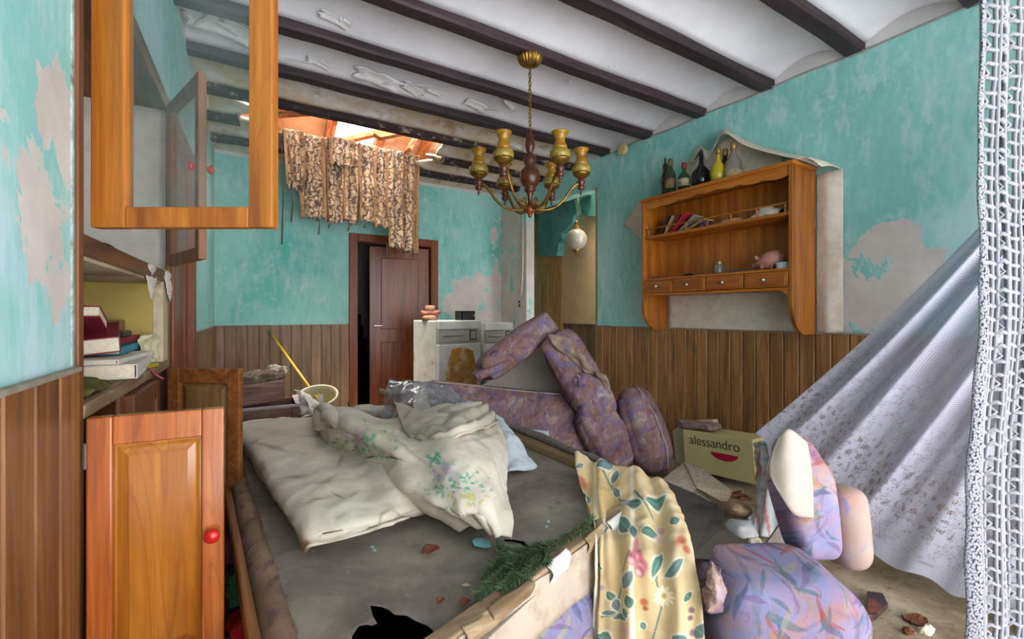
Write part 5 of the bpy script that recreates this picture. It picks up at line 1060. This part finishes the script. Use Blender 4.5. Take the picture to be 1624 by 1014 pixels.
obj('pot', MB().lathe([(0, 0), (.075, 0), (.09, .02), (.08, .05), (.0, .06)], Tm, 16, .06, 7), clay, rg_, smooth=True); obj('bow', MB().soft(rg_.location + Vector((0, 0, .075)), (RT, FW, UP), (.1, .05, .025), .02, 6, .015, 18), m_plain('dusty_red', '#8d5a4c', .9), rg_, smooth=True); obj('neck', MB().lathe([(.035, .08), (.05, .1), (.05, .15), (.04, .155), (.04, .12), (0, .115)], Tm, 16), clay, rg_, smooth=True)
rad = thing('black_radio', 'small black radio on the right of the rusty refrigerator', 'radio', C1 + d_ * .17 - n_ * .1 + UP * z1)
obj('case', MB().obox(rad.location + UP * .05, (d_, n_, UP), (.1, .05, .05)), m_plain('black_plastic', '#1d1d20', .35), rad, bevel=.008); obj('front_grille', MB().obox(rad.location + UP * .05 - n_ * .051, (d_, n_, UP), (.06, .002, .035)), m_plain('grille', '#2c2c30', .6), rad); obj('dial', MB().lathe([(.014, 0), (.014, .008), (0, .009)], Matrix.Translation(rad.location + UP * .05 - n_ * .05 + d_ * .08) @ (-n_).to_track_quat('Z', 'Y').to_matrix().to_4x4(), 12), M['steel'], rad)

# ------------------------------------------------------------------ clutter by the back wall
cw = m_wood('weathered_crate', '#4d3a34', '#74594f', '#8f7467', 0, .8, .7, .2, .25)
c0 = atZ(428, 640, .52); kx = Vector((1, -.06, 0)).normalized(); ky = Vector((.06, 1, 0)).normalized(); cc = Vector((c0.x - .035, c0.y + .12, 0))
crt = thing('wooden_drawer_box', 'weathered purplish wooden chest with its drawer pulled up beside the far cabinet door', 'chest', cc)
hw, hd_, ht = .23, .22, .50
for s_ in (-1, 1):
    obj('side_board', MB().obox(cc + kx * hw * s_ + UP * ht / 2, (kx, ky, UP), (.012, hd_, ht / 2)), cw, crt, bevel=.003)
    obj('end_board', MB().obox(cc + ky * hd_ * s_ + UP * ht / 2, (kx, ky, UP), (hw, .012, ht / 2)), cw, crt, bevel=.003)
obj('bottom_board', MB().obox(cc + UP * .02, (kx, ky, UP), (hw, hd_, .012)), cw, crt); obj('corner_post', MB().obox(cc + kx * (hw - .02) - ky * (hd_ + .012) + UP * ht / 2, (kx, ky, UP), (.02, .01, ht / 2)), cw, crt, bevel=.003)
obj('rim', MB().obox(cc + kx * hw + UP * (ht + .006), (kx, ky, UP), (.016, hd_ + .01, .008)).obox(cc - ky * hd_ + UP * (ht + .006), (kx, ky, UP), (hw + .01, .016, .008)), m_plain('pale_rim', '#a49a9e', .7), crt)
tk = (kx + UP * .1).normalized(); tz = (UP - kx * .1).normalized()
obj('raised_drawer', MB().obox(cc - kx * .06 + ky * .03 + UP * (ht + .095), (tk, ky, tz), (.2, .17, .075)), cw, crt, bevel=.012)
tag(obj('debris_heap', MB().soft(cc + Vector((-.03, .06, ht + .205)), (tk, ky, tz), (.19, .13, .03), .02, 12, .03, 14, 3), m_plain('rubble', '#6a5d4e', .95, .05, .5, 40, .6, '#a0927c')), 'heap of rubble and plaster crumbs on the weathered chest', 'debris')
tag(obj('plaster_lump', MB().soft(cc + Vector((.1, .06, ht + .25)), (RT, FW, UP), (.06, .05, .03), .02, 6, .025, 20, 8), m_plain('pale_lump', '#a39a8a', .95, .05, .3, 30, .4)), 'pale plaster lump topmost on the rubble heap', 'debris')
bk = thing('waste_bin', 'cream plastic bin tipped toward the room in front of the plank wainscot', 'bin', at(505, 640, 4.05) - UP * at(505, 640, 4.05).z)
ax_ = (UP * 1.0 - FW * .42 + RT * .08).normalized(); bc = at(503, 628, 3.95); Hb = .42; base = bc - ax_ * Hb
Tb = Matrix.Translation(base) @ ax_.to_track_quat('Z', 'Y').to_matrix().to_4x4()
m = MB().lathe([(.0, 0), (.12, 0), (.155, Hb - .02), (.165, Hb), (.155, Hb), (.148, Hb - .02), (.112, .01), (0, .01)], Tb, 32); obj('bin_body', m, m_plain('cream_plastic', '#a39a78', .5, .35, .12, 8, .03), bk, smooth=True)
obj('bin_rim', MB().tube([Tb @ Vector((.163 * math.cos(a), .163 * math.sin(a), Hb)) for a in np.linspace(0, 2 * PI, 33)], .009, 6, False), m_plain('pale_plastic', '#bdb7a4', .5), bk, smooth=True)
crumple('crumpled_bag', 'crumpled white paper bag in front of the cream bin', 'bag', T3([[(467, 618, 3.78), (480, 622, 3.72), (497, 632, 3.74)], [(470, 640, 3.72), (487, 640, 3.62), (505, 645, 3.68)], [(475, 662, 3.7), (490, 662, 3.6), (507, 665, 3.66)]]), 24, 20, m_plain('white_bag_paper', '#b5b0a8', .85, .15, .2, 20, .2), .05, 11, .004, 2)
tag(obj('white_card', MB().obox(at(508, 634, 3.72), (RT, UP, FW), (.02, .04, .003)), M['white']), 'small white card sticking out by the bin', 'card')
pot = thing('grey_pail', 'grey plastic pail under the crumpled white bag', 'pail', at(494, 665, 3.62) - UP * at(494, 665, 3.62).z)
pp = pot.location; obj('pail_body', MB().lathe([(0, 0), (.09, 0), (.11, .36), (.115, .37), (.108, .37), (.085, .01), (0, .01)], Matrix.Translation(pp), 24), m_plain('grey_plastic', '#84868a', .5), pot, smooth=True); obj('bail', MB().tube([pp + Vector((.11 * math.cos(a), -.02, .36 + .05 * math.sin(a))) for a in np.linspace(0, PI, 10)], .004, 6), M['steel'], pot)
br = thing('broom_handle', 'yellow broom handle with green tip leaning on the plank wainscot', 'broom', atZ(500, 660, .0))
p0, p1 = atY(430, 530, 5.42), at(505, 634, 4.05); obj('handle', MB().tube([p0, p1], .0125, 10), m_plain('yellow_paint', '#b8952a', .4, .4, .1, 20, 0), br, smooth=True); dd = (p0 - p1).normalized(); obj('grip', MB().tube([p0 - dd * .02, p0 + dd * .06, p0 + dd * .07], [.016, .016, .01], 10), m_plain('green_plastic', '#2f6a4a', .4), br, smooth=True)
# bags and papers at the back of the sofa bed
tag(obj('seed_sack', MB().soft(at(586, 652, 3.32), (RT, FW, UP), (.12, .09, .035), .03, 10, .012, 12, 2), m_plain('printed_sack', '#b5aa98', .7, .3, .2, 25, .15, '#6f93a8'), smooth=True), 'small printed cream sack behind the duvet', 'sack')
tag(obj('brown_paper_bag', MB().soft(at(588, 664, 3.30), (RT, FW, UP), (.13, .09, .025), .02, 8, .01, 12, 5), m_plain('kraft_bag', '#8f7a62', .85), smooth=True), 'flat brown paper bag under the printed sack', 'bag')
tag(obj('metal_hoop', MB().tube([at(x, y, 3.36) for x, y in ((552, 637), (556, 650), (563, 664), (575, 669), (600, 668), (612, 664))], .008, 6), m_plain('dull_metal', '#5f574c', .5, .4, .2, 20, 0, None, .5), smooth=True), 'bent dark wire hoop round the sacks behind the duvet', 'wire')
tag(obj('white_box', MB().obox(at(545, 660, 3.12), (RT, FW, UP), (.045, .05, .05)), M['white'], bevel=.004), 'small white box left of the printed sack', 'box')
def m_plastic():
    t = NT('clear_plastic_film', .1, .5); o = t.t.nodes['Material Output']; f = t.noise(t.pos(), 26, 4, .6)
    tr = t.n('BsdfTransparent', {0: S('#e4e8ec')}); g = t.n('BsdfGlossy', {0: (1, 1, 1, 1), 'Roughness': .15}); d = t.n('BsdfTranslucent', {0: S('#d3d6da')}); d2 = t.n('BsdfDiffuse', {0: S('#c9ccd0')})
    a = t.n('MixShader', {0: .5, 1: d, 2: d2}); b = t.n('MixShader', {0: t.mr(f, .35, .65, .12, .45), 1: tr, 2: a}); c_ = t.n('MixShader', {0: .1, 1: b, 2: g}); t.t.links.new(c_, o.inputs[0]); return t.m
PL = m_plastic(); m = MB(); ctr = at(678, 646, 3.12)
P = patch(T3([[(618, 606, 3.25), (650, 610, 3.3), (690, 615, 3.3), (715, 622, 3.3), (740, 650, 3.25)], [(612, 630, 3.12), (650, 618, 3.05), (690, 622, 3.05), (720, 640, 3.05), (748, 668, 3.05)], [(607, 655, 3.05), (640, 650, 2.95), (680, 650, 2.92), (715, 660, 2.92), (742, 675, 2.92)], [(612, 684, 3.0), (645, 682, 2.9), (680, 680, 2.88), (712, 676, 2.88), (735, 680, 2.9)]]), 60, 70)
N = gnorm(P); P = P + N * ((1 - 2 * np.abs(vnoise(P, 7, 1))) * .03 + (1 - 2 * np.abs(vnoise(P, 13, 4))) * .007)[..., None]; m.grid(P)
tag(obj('clear_plastic_bag', m, PL, smooth=True, solid=.002), 'crumpled clear plastic bag on the back of the sofa bed', 'plastic bag')
crumple('blue_white_bag', 'small blue-white plastic bag beside the clear plastic bag', 'bag', T3([[(722, 645, 2.98), (740, 636, 3.02), (756, 642, 3.0)], [(722, 655, 2.92), (742, 648, 2.88), (760, 655, 2.92)], [(728, 665, 2.9), (745, 662, 2.87), (758, 664, 2.9)]]), 16, 16, m_plain('blue_bag', '#9fb0c4', .4, .5, .2, 40, .1), .02, 18, .003, 6)
tag(obj('wooden_stick_end', MB().tube([at(603, 620, 3.35), at(622, 626, 3.3)], [.02, .017], 8), M['cream'], smooth=True), 'pale stick end poking out left of the plastic bag', 'stick')

# ------------------------------------------------------------------ fir branch, leaf, paint chips on the lining
fb = thing('fir_branch', 'green artificial fir branch lying along the torn front rail', 'branch', atZ(840, 890, ZP))
nd = MB(); stm = MB(); rnd = random.Random(5)
def twig(pts, r, nl, dens):
    stm.tube(pts, [r, r * .7, r * .5][:len(pts)] if len(pts) == 3 else r, 5)
    for a, b in zip(pts[:-1], pts[1:]):
        L = (b - a).length; d = (b - a).normalized(); k = int(L * dens)
        for i in range(k):
            p = a + d * L * (i + rnd.random()) / k; s_ = (d.orthogonal().normalized()); s_.rotate(Matrix.Rotation(rnd.random() * 2 * PI, 3, d)); v = (d * .9 + s_).normalized(); l = nl * (.7 + .5 * rnd.random())
            w_ = v.cross(UP).normalized() * .0014; e = p + v * l
            if e.z < ZP + .002: e.z = ZP + .002
            nd.add([p - w_, p + w_, e + w_ * .6, e - w_ * .6, p + UP * .001, e + UP * .0008], [(0, 1, 2, 3), (0, 4, 5, 3), (4, 1, 2, 5)])
bz = lambda x, y, z=.485: atZ(x, y, z)
main = [bz(935, 832, .50), bz(885, 860, .51), bz(830, 888, .49)]; twig(main, .005, .024, 1500)
for q in ([(885, 860), (835, 872), (795, 880)], [(830, 888), (790, 915), (758, 945)], [(870, 870), (840, 905), (808, 928)], [(860, 875), (865, 885), (868, 893)], [(910, 845), (925, 838), (940, 826)], [(815, 880), (800, 872), (790, 868)], [(800, 890), (775, 905), (765, 918)], [(850, 875), (820, 880), (785, 895)], [(830, 890), (815, 912), (795, 935)]): twig([bz(x, y, .49 + .012 * (i == 1)) for i, (x, y) in enumerate(q)], .003, .024, 1500)
obj('stem', stm, m_plain('twig_bark', '#4a3a26', .9), fb); o = obj('needles', nd, m_plain('fir_needles', '#41573a', .6, .3, .5, 60, 0), fb); o['kind'] = 'stuff'
def chip(name, label, cat, pts, z, mat, th=.002, group=None): return tag(obj(name, MB().prism([atZ(x, y, z) for x, y in pts], (0, 0, th)), mat), label, cat, group)
chip('paint_chip', 'turquoise paint chip beside the fir branch', 'paint chip', [(748, 858), (757, 854), (768, 855), (777, 861), (778, 868), (768, 870), (752, 866)], ZP + .004, m_plain('turquoise_chip', '#86b9b9', .7))
for k, (x, y) in enumerate([(590, 868), (594, 873), (867, 836), (870, 828)]): chip('paint_crumb', 'tiny turquoise paint crumb on the grey lining', 'paint chip', [(x - 3, y), (x + 1, y - 2), (x + 3, y + 1), (x - 1, y + 2)], ZP + .006, bpy.data.materials['turquoise_chip'], .002, 'paint crumbs on the grey lining')
for lab, x, y, s_ in (('curled red-brown dead leaf on the middle of the grey lining', 681, 874, 1.0), ('small dark dead leaf near the torn front rail', 737, 958, .5), ('tiny dark leaf by the hole in the lining', 698, 955, .4)):
    p = atZ(x, y, ZP + .008); k = .028 * s_; crumple('dead_leaf', lab, 'leaf', [[p + Vector((-k, -k * .2, .002)), p + Vector((-k * .3, -k * .8, .004)), p + Vector((k, -k * .5, .006))], [p + Vector((-k * .9, 0, .008)), p + Vector((0, 0, .0)), p + Vector((k * 1.1, 0, .006))], [p + Vector((-k * .6, k * .7, .004)), p + Vector((0, k * .8, .01)), p + Vector((k * .8, k * .6, .004))]], 12, 12, m_plain('dead_leaf', '#6b3a2a', .8), .004, 40, .0015, int(x))
chip('straw_chip', 'pale straw shaving on the grey lining near the branch', 'debris', [(732, 929), (740, 926), (746, 929), (738, 931)], ZP + .004, M['paper'])

# ------------------------------------------------------------------ cosmetics carton, papers and cloth at the right wall
bx_ = thing('cosmetics_carton', 'cream display carton lettered alessandro on the floor by the right wall', 'carton', (3.1, 2.0, 0))
yel = m_plain('cream_carton', '#c9bc86', .6, .3, .06, 4, .02, None); X0 = 3.0
pL, pR = Vector((X0, 2.27, .02)), Vector((X0, 1.72, .065)); dB = (pR - pL).normalized(); uB = Vector((1, 0, 0)).cross(dB) * -1; uB = uB if uB.z > 0 else -uB
wB, hB, tB = (pR - pL).length, .295, .2; cB = pL + dB * wB / 2 + uB * hB / 2 + Vector((tB / 2, 0, 0))
obj('carton_body', MB().obox(cB, (dB, uB, Vector((1, 0, 0))), (wB / 2, hB / 2, tB / 2)), yel, bx_, bevel=.004)
# lettering: built from the built-in font, laid on the carton's front face
fc = bpy.data.curves.new('lettering', 'FONT'); fc.body = 'alessandro'; fc.size = .118; fc.extrude = .0006; fc.space_character = .98; fc.offset = -.001
fo = bpy.data.objects.new('lettering_source', fc); COL.objects.link(fo); bpy.context.view_layer.update()
tm = bpy.data.meshes.new_from_object(fo.evaluated_get(bpy.context.evaluated_depsgraph_get())); bpy.data.objects.remove(fo)
wT = max(v.co.x for v in tm.vertices); want = .40
Mx = Matrix(((dB.x, uB.x, -1, 0), (dB.y, uB.y, 0, 0), (dB.z, uB.z, 0, 0), (0, 0, 0, 1)))
tm.transform(Matrix.Translation(pL + dB * .055 + uB * .195 + Vector((-.0012, 0, 0))) @ Mx @ Matrix.Scale(want / wT, 4)); tm.name = 'lettering'; tm.materials.clear(); tm.materials.append(m_plain('black_ink', '#1a1816', .5, .3, 0, 5, 0))
lt = bpy.data.objects.new('lettering', tm); COL.objects.link(lt); setpar(lt, bx_)
lc = pL + dB * .335 + uB * .165 + Vector((-.0012, 0, 0)); pts = [lc + dB * (.105 * math.cos(a)) - uB * (.05 * math.sin(a)) for a in np.linspace(0, PI, 18)]
obj('red_lens_emblem', MB().prism(pts, (.0014, 0, 0)), m_plain('crimson_ink', '#b01d3c', .5, .3, 0, 5, 0), bx_)
fq = [(1066, 684), (1086, 668), (1131, 666), (1136, 700), (1120, 755), (1074, 755)]
tag(obj('foam_panel', MB().prism([atX(x, y, 3.10) for x, y in fq], (.06, 0, 0)), m_plain('cream_foam', '#bfb598', .7, .2, .1, 8, .05), bevel=.006), 'pale angular foam panel standing behind the left end of the carton', 'panel')
mg = uB * .5 + UP * .5
tag(obj('rolled_magazine', MB().soft(pL + dB * .1 + uB * (hB + .035) + Vector((.06, 0, 0)), (dB, Vector((1, 0, 0)), uB), (.15, .07, .028), .02, 8, .012, 16, 4), m_plain('magazine_print', '#8d7a70', .6, .3, .4, 30, .1, '#5a3a3e'), smooth=True), 'rolled magazine in film lying on top of the carton', 'magazine')
def news():
    t = NT('newsprint', .9, .1); p = t.oc(); f = t.noise(t.map(p, (60, 12, 30)), 3, 3, .6); t.col(t.mix(t.mr(f, .5, .6, 0, .5), t.ramp(t.noise(p, 6, 4, .6), [(.3, '#8f8270'), (.7, '#b0a492')]), S('#5d544c'))); return t.m
NW = news()
fz = lambda L: [[atZ(x, y, z) for x, y, z in r] for r in L]
nwp = thing('newspaper', 'spread newspaper sheets slumped against the carton', 'newspaper', atZ(1105, 790, 0))
for k, q in enumerate(([(1044, 766, .13), (1087, 733, .20), (1128, 752, .19), (1092, 787, .12)], [(1086, 735, .205), (1112, 744, .2), (1162, 780, .12), (1152, 800, .07), (1104, 774, .15)], [(1070, 776, .10), (1100, 770, .14), (1130, 795, .06), (1108, 805, .03)])):
    o = obj('paper_sheet', MB().prism([atZ(x, y, z) for x, y, z in q], (0, 0, .004)), NW, nwp, bevel=.001)
crumple('crumpled_brown_paper', 'crumpled brown paper on the floor below the newspaper', 'paper', fz([[(1135, 800, .06), (1160, 795, .12), (1190, 800, .05)], [(1140, 812, .06), (1165, 808, .14), (1192, 812, .06)], [(1145, 822, .02), (1168, 820, .05), (1188, 822, .02)]]), 16, 16, m_plain('brown_crumple', '#8a7358', .9), .012, 14, .003, 2)
crumple('white_rag', 'greyish white rag lying on the floor beside the hanging cloth', 'rag', fz([[(1148, 825, .05), (1170, 822, .08), (1195, 828, .04)], [(1152, 838, .05), (1175, 835, .1), (1200, 840, .05)], [(1160, 852, .02), (1182, 855, .03), (1205, 850, .02)]]), 20, 20, m_plain('white_rag', '#a9abac', .95, .05, .15, 20, .2), .014, 14, .004, 6)
for k, (x, y, s_) in enumerate([(1090, 778, .05), (1110, 800, .06), (1165, 785, .05), (1180, 790, .04), (1200, 865, .05), (1175, 862, .05), (1450, 985, .03), (1470, 1000, .025), (1440, 1003, .02)]):
    p = atZ(x, y, .008); tag(obj('floor_debris', MB().soft(p, (RT, FW, UP), (s_, s_ * .7, .012), .008, 5, .02, 25, k), (M['brown'], M['paper'], M['brown'])[k % 3]), ('dark scrap on the floor by the newspaper', 'pale scrap on the floor below the carton', 'dried leaf on the floor in front of the lace curtain')[0 if k < 2 else 1 if k < 6 else 2], 'debris', 'scraps on the floor')
bkl = [atZ(x, y, .012) for x, y in ((1375, 945), (1400, 948), (1408, 965), (1388, 985), (1376, 985))]
tag(obj('dark_booklet', MB().prism(bkl, (0, 0, .02)), m_plain('dark_cover', '#3a3436', .4, .4, .3, 20, 0, '#9a4a30'), bevel=.002), 'dark glossy booklet on the floor beside the lilac armchair', 'booklet')
# hanging flowered cloth at the left end of the lace curtain
def print3(col, xy):
    for x in (1208, 1222): col = paint_stem(col, xy, [(x, 700), (x - 4, 780), (x - 2, 850)], 2.2, '#b07a7a')
    for k in range(12): col = paint_blob(col, xy, (1215 - (k % 2) * 12, 705 + k * 12), 5, 3.4, k, ('#7fa08f', '#b58a9a', '#8fa5bd')[k % 3], .5, .8)
    return col
hc = [[(1198, 704, 2.72), (1210, 700, 2.62), (1222, 702, 2.56), (1240, 712, 2.52)], [(1204, 745, 2.7), (1212, 748, 2.6), (1222, 750, 2.53), (1240, 760, 2.5)], [(1206, 800, 2.66), (1208, 805, 2.58), (1220, 808, 2.5), (1244, 812, 2.46)], [(1180, 842, 2.55), (1196, 850, 2.5), (1215, 852, 2.46), (1250, 850, 2.42)]]
cloth('striped_flower_cloth', 'white cloth with narrow flower stripes hanging left of the lace curtain', 'cloth', T3(hc), 70, 40, m_print('white_print_cloth', .9, .2, '#9a938a'), [(.1, 1, 20, .012, 0)], .012, 9, 6, .004, print3, '#b9bdbd', 'raw')
tag(obj('cardboard_flap', MB().prism([at(1216, 862, 1.95), at(1250, 815, 1.97), at(1258, 862, 1.95), at(1256, 948, 1.95), at(1216, 948, 1.95)], FW * .01), m_plain('grey_card', '#7d756c', .9)), 'grey triangular cardboard flap behind the armchair cushion', 'cardboard')

# ------------------------------------------------------------------ red and green plastic at the foot of the orange cabinet door
crumple('red_plastic_bag', 'glossy red plastic bag on the floor between cabinet door and sofa bed', 'bag', fz([[(362, 975, .2), (385, 972, .24), (410, 985, .2)], [(362, 1000, .2), (385, 1000, .26), (415, 1010, .2)], [(362, 1050, .15), (390, 1050, .18), (420, 1060, .15)]]), 24, 20, m_plain('red_film', '#9c1c1c', .25, .5, .25, 20, .05), .03, 16, .003, 2)
crumple('green_plastic_bag', 'green plastic bag crumpled above the red one', 'bag', fz([[(362, 905, .3), (375, 900, .34), (388, 912, .3)], [(362, 935, .28), (377, 932, .34), (394, 940, .28)], [(362, 965, .24), (380, 968, .26), (400, 970, .24)]]), 24, 20, m_plain('green_film', '#1f4a33', .25, .5, .3, 20, .05, '#2f6a3a'), .03, 16, .003, 5)
tag(obj('red_pink_box', MB().obox(atZ(374, 868, .3), (RT, FW, UP), (.03, .05, .04)), m_plain('dusty_pink', '#6a3a3c', .7), bevel=.003), 'dusty reddish box in the gap beside the sofa bed', 'box')
tag(obj('rubbish_heap', MB().soft(atZ(376, 985, .1) + Vector((-.02, .05, 0)), (Vector((1, 0, 0)), Vector((0, 1, 0)), UP), (.035, .3, .1), .03, 8, .03, 8, 3), m_plain('dark_rubbish', '#2b2725', .9)), 'dark heap of rubbish under the red and green bags', 'rubbish')

# ------------------------------------------------------------------ lace curtains
def m_gauze():
    t = NT('lace_curtain', .95, .05); u = t.uv(); x, y, _ = t.sep(u)
    gx = t.ma('ABSOLUTE', t.ma('SINE', t.ma('MULTIPLY', x, 240 * PI))); gy = t.ma('ABSOLUTE', t.ma('SINE', t.ma('MULTIPLY', y, 210 * PI)))
    net = t.ma('MAXIMUM', t.mr(gx, .55, .85, .0, 1), t.mr(gy, .55, .85, 0, 1))
    q = t.comb(t.ma('MULTIPLY', x, 1.6), t.ma('MULTIPLY', y, 1.7), 0)
    v = t.n('TexVoronoi', {'Vector': q, 'Scale': 30}, feature='DISTANCE_TO_EDGE', voronoi_dimensions='2D'); v2 = t.n('TexVoronoi', {'Vector': q, 'Scale': 75}, feature='DISTANCE_TO_EDGE', voronoi_dimensions='2D')
    m1, _, d1_ = leafmask(t, q, 20, .5, .3, 3, .1); m2, _, d2__ = leafmask(t, q, 34, .5, .26, 5, .1)
    flo = t.ma('MAXIMUM', t.ma('MAXIMUM', m1, m2), t.mr(v2, .16, .09))
    zone = t.mr(t.ma('ADD', x, t.mr(t.noise(q, 5, 2, .5), .3, .7, -.05, .05)), .66, .72)
    hem = t.mr(x, .955, .965)
    op = t.mix(zone, t.mr(net, 0, 1, .45, .97), t.mr(flo, 0, 1, .72, 1)); op = t.ma('MAXIMUM', op, hem)
    holes = t.ma('MULTIPLY', t.mr(v, .28, .34), t.ma('MULTIPLY', t.mr(x, .80, .82), t.mr(x, .93, .91))); op = t.ma('MULTIPLY', op, t.ma('SUBTRACT', 1, t.ma('MULTIPLY', holes, t.mr(net, 0, 1, 1, .3))))
    t.col(S('#b4b4c2')); t.bump(t.ma('ADD', net, t.ma('MULTIPLY', zone, flo)), .4, .003)
    b = t.b; tr = t.n('BsdfTranslucent', {0: S('#cdcfe0')}); mx = t.n('MixShader', {0: .3, 1: b.outputs[0], 2: tr}); tp = t.n('BsdfTransparent'); fx = t.n('MixShader', {0: op, 1: tp, 2: mx}); t.t.links.new(fx, t.t.nodes['Material Output'].inputs[0]); return t.m
nu, nv = 200, 150; U, V = np.meshgrid(np.linspace(0, 1, nu), np.linspace(0, 1, nv), indexing='ij')
T0_ = np.array((2.6, -.05, 2.4)); T1_ = np.array((2.88, -.12, 2.4)); E0 = np.array((2.45, 1.42, .55)); E1 = np.array((2.46, .98, .14)); E2 = np.array((2.52, .40, .03)); E3 = np.array((2.6, -.02, .03))
def qb(t): 
    t = t[..., None]; return np.where(t < .4, E0 + (E1 - E0) * (t / .4), np.where(t < .75, E1 + (E2 - E1) * ((t - .4) / .35), E2 + (E3 - E2) * ((t - .75) / .25)))
top = T0_ + (T1_ - T0_) * V[..., None]; bot = qb(V); P = top + (bot - top) * U[..., None]
sag = np.sin(PI * U) * .10 * (1 - V); P[..., 2] -= sag
ph = V * 46 + .6 * np.sin(V * 9); am_ = .028 + .05 * np.sin(PI * np.clip(U, 0, 1)) ; fold = np.sin(ph) + .5 * np.sin(ph * 1.9 + 1 + U * 2)
P[..., 0] += am_ * fold * np.clip(1.25 - U * .75, .5, 1) ; P[..., 1] += .012 * np.sin(ph * .5 + U * 4)
P[..., 2] += .012 * np.sin(V * 60) * (U > .97)
tag(obj('lace_curtain', MB().grid(P), m_gauze(), smooth=True), 'white lace curtain swept sideways over the right corner to the floor', 'curtain')
obj_rod = tag(obj('curtain_rod', MB().tube([Vector((1.3, -.1, 2.42)), Vector((3.28, -.14, 2.42))], .012, 10), M['brown'], smooth=True), 'brown curtain rod above the lace curtain near the right wall', 'curtain rod')
# crochet curtain close to the camera on the right
cr_m = m_plain('crochet_yarn', '#85858c', .95, .05, .12, 60, .3)
nc = thing('crochet_curtain', 'coarse white crochet curtain hanging close at the right edge', 'curtain', Vector((.72, .12, .2)))
rz = random.Random(2); D0 = .52
def cpt(a, z):   # a metres to the right of the curtain's left edge
    e = .006 * math.sin(z * 5 + 1) + .003 * math.sin(z * 17)
    return CAM * Vector((1, 1, 0)) + FW * (D0 + .05 * a / .1 + .006 * math.sin(a * 120 + z * 3)) + RT * (D0 * .998 - .004 + a + e) + UP * z
m = MB(); zs_ = np.arange(.35, 2.15, .0165); ca = [.026, .0445, .063, .0815, .1, .1185, .137]
for a in ca:
    for s_ in (-.0022, .0022): m.tube([cpt(a + s_ * (1 + .7 * math.sin(z * 380)) + .0008 * rz.uniform(-1, 1), z) for z in zs_], .0024, 5)
for i, z in enumerate(zs_):
    for a0, a1 in zip(ca[:-1], ca[1:]):
        dz = rz.uniform(-.0018, .0018); m.tube([cpt(a0, z), cpt((a0 + a1) / 2, z + .0035 + dz), cpt(a1, z)], [.003, .0024, .003], 5)
        if (i + int(a0 * 1000)) % 2 == 0: m.tube([cpt(a0, z), cpt((a0 * .45 + a1 * .55), z + .008), cpt(a0, z + .0165)], .002, 4)
obj('open_net', m, cr_m, nc, smooth=True)
def m_band():
    t = NT('crochet_band', .95, .05); x, y, _ = t.sep(t.uv()); a = t.ma('SINE', t.ma('MULTIPLY', x, 750)); b_ = t.ma('SINE', t.ma('MULTIPLY', y, 28))
    v = t.n('TexVoronoi', {'Vector': t.comb(t.ma('MULTIPLY', x, 1.8), t.ma('MULTIPLY', y, .03), 0), 'Scale': 330}, voronoi_dimensions='2D')
    t.col(t.mix(t.mr(v, .2, .6), S('#8c8c94'), S('#606068'))); t.bump(v, -.8, .003); t.alpha(t.mr(v, .66, .60)); return t.m
P = np.array([[list(cpt(.026 * g - .0005 + .001 * math.sin(z * 60) * (1 - g), z)) for g in np.linspace(0, 1, 8)] for z in np.linspace(.35, 2.15, 220)])
obj('edge_band', MB().grid(P), m_band(), nc, smooth=True, solid=.0015)
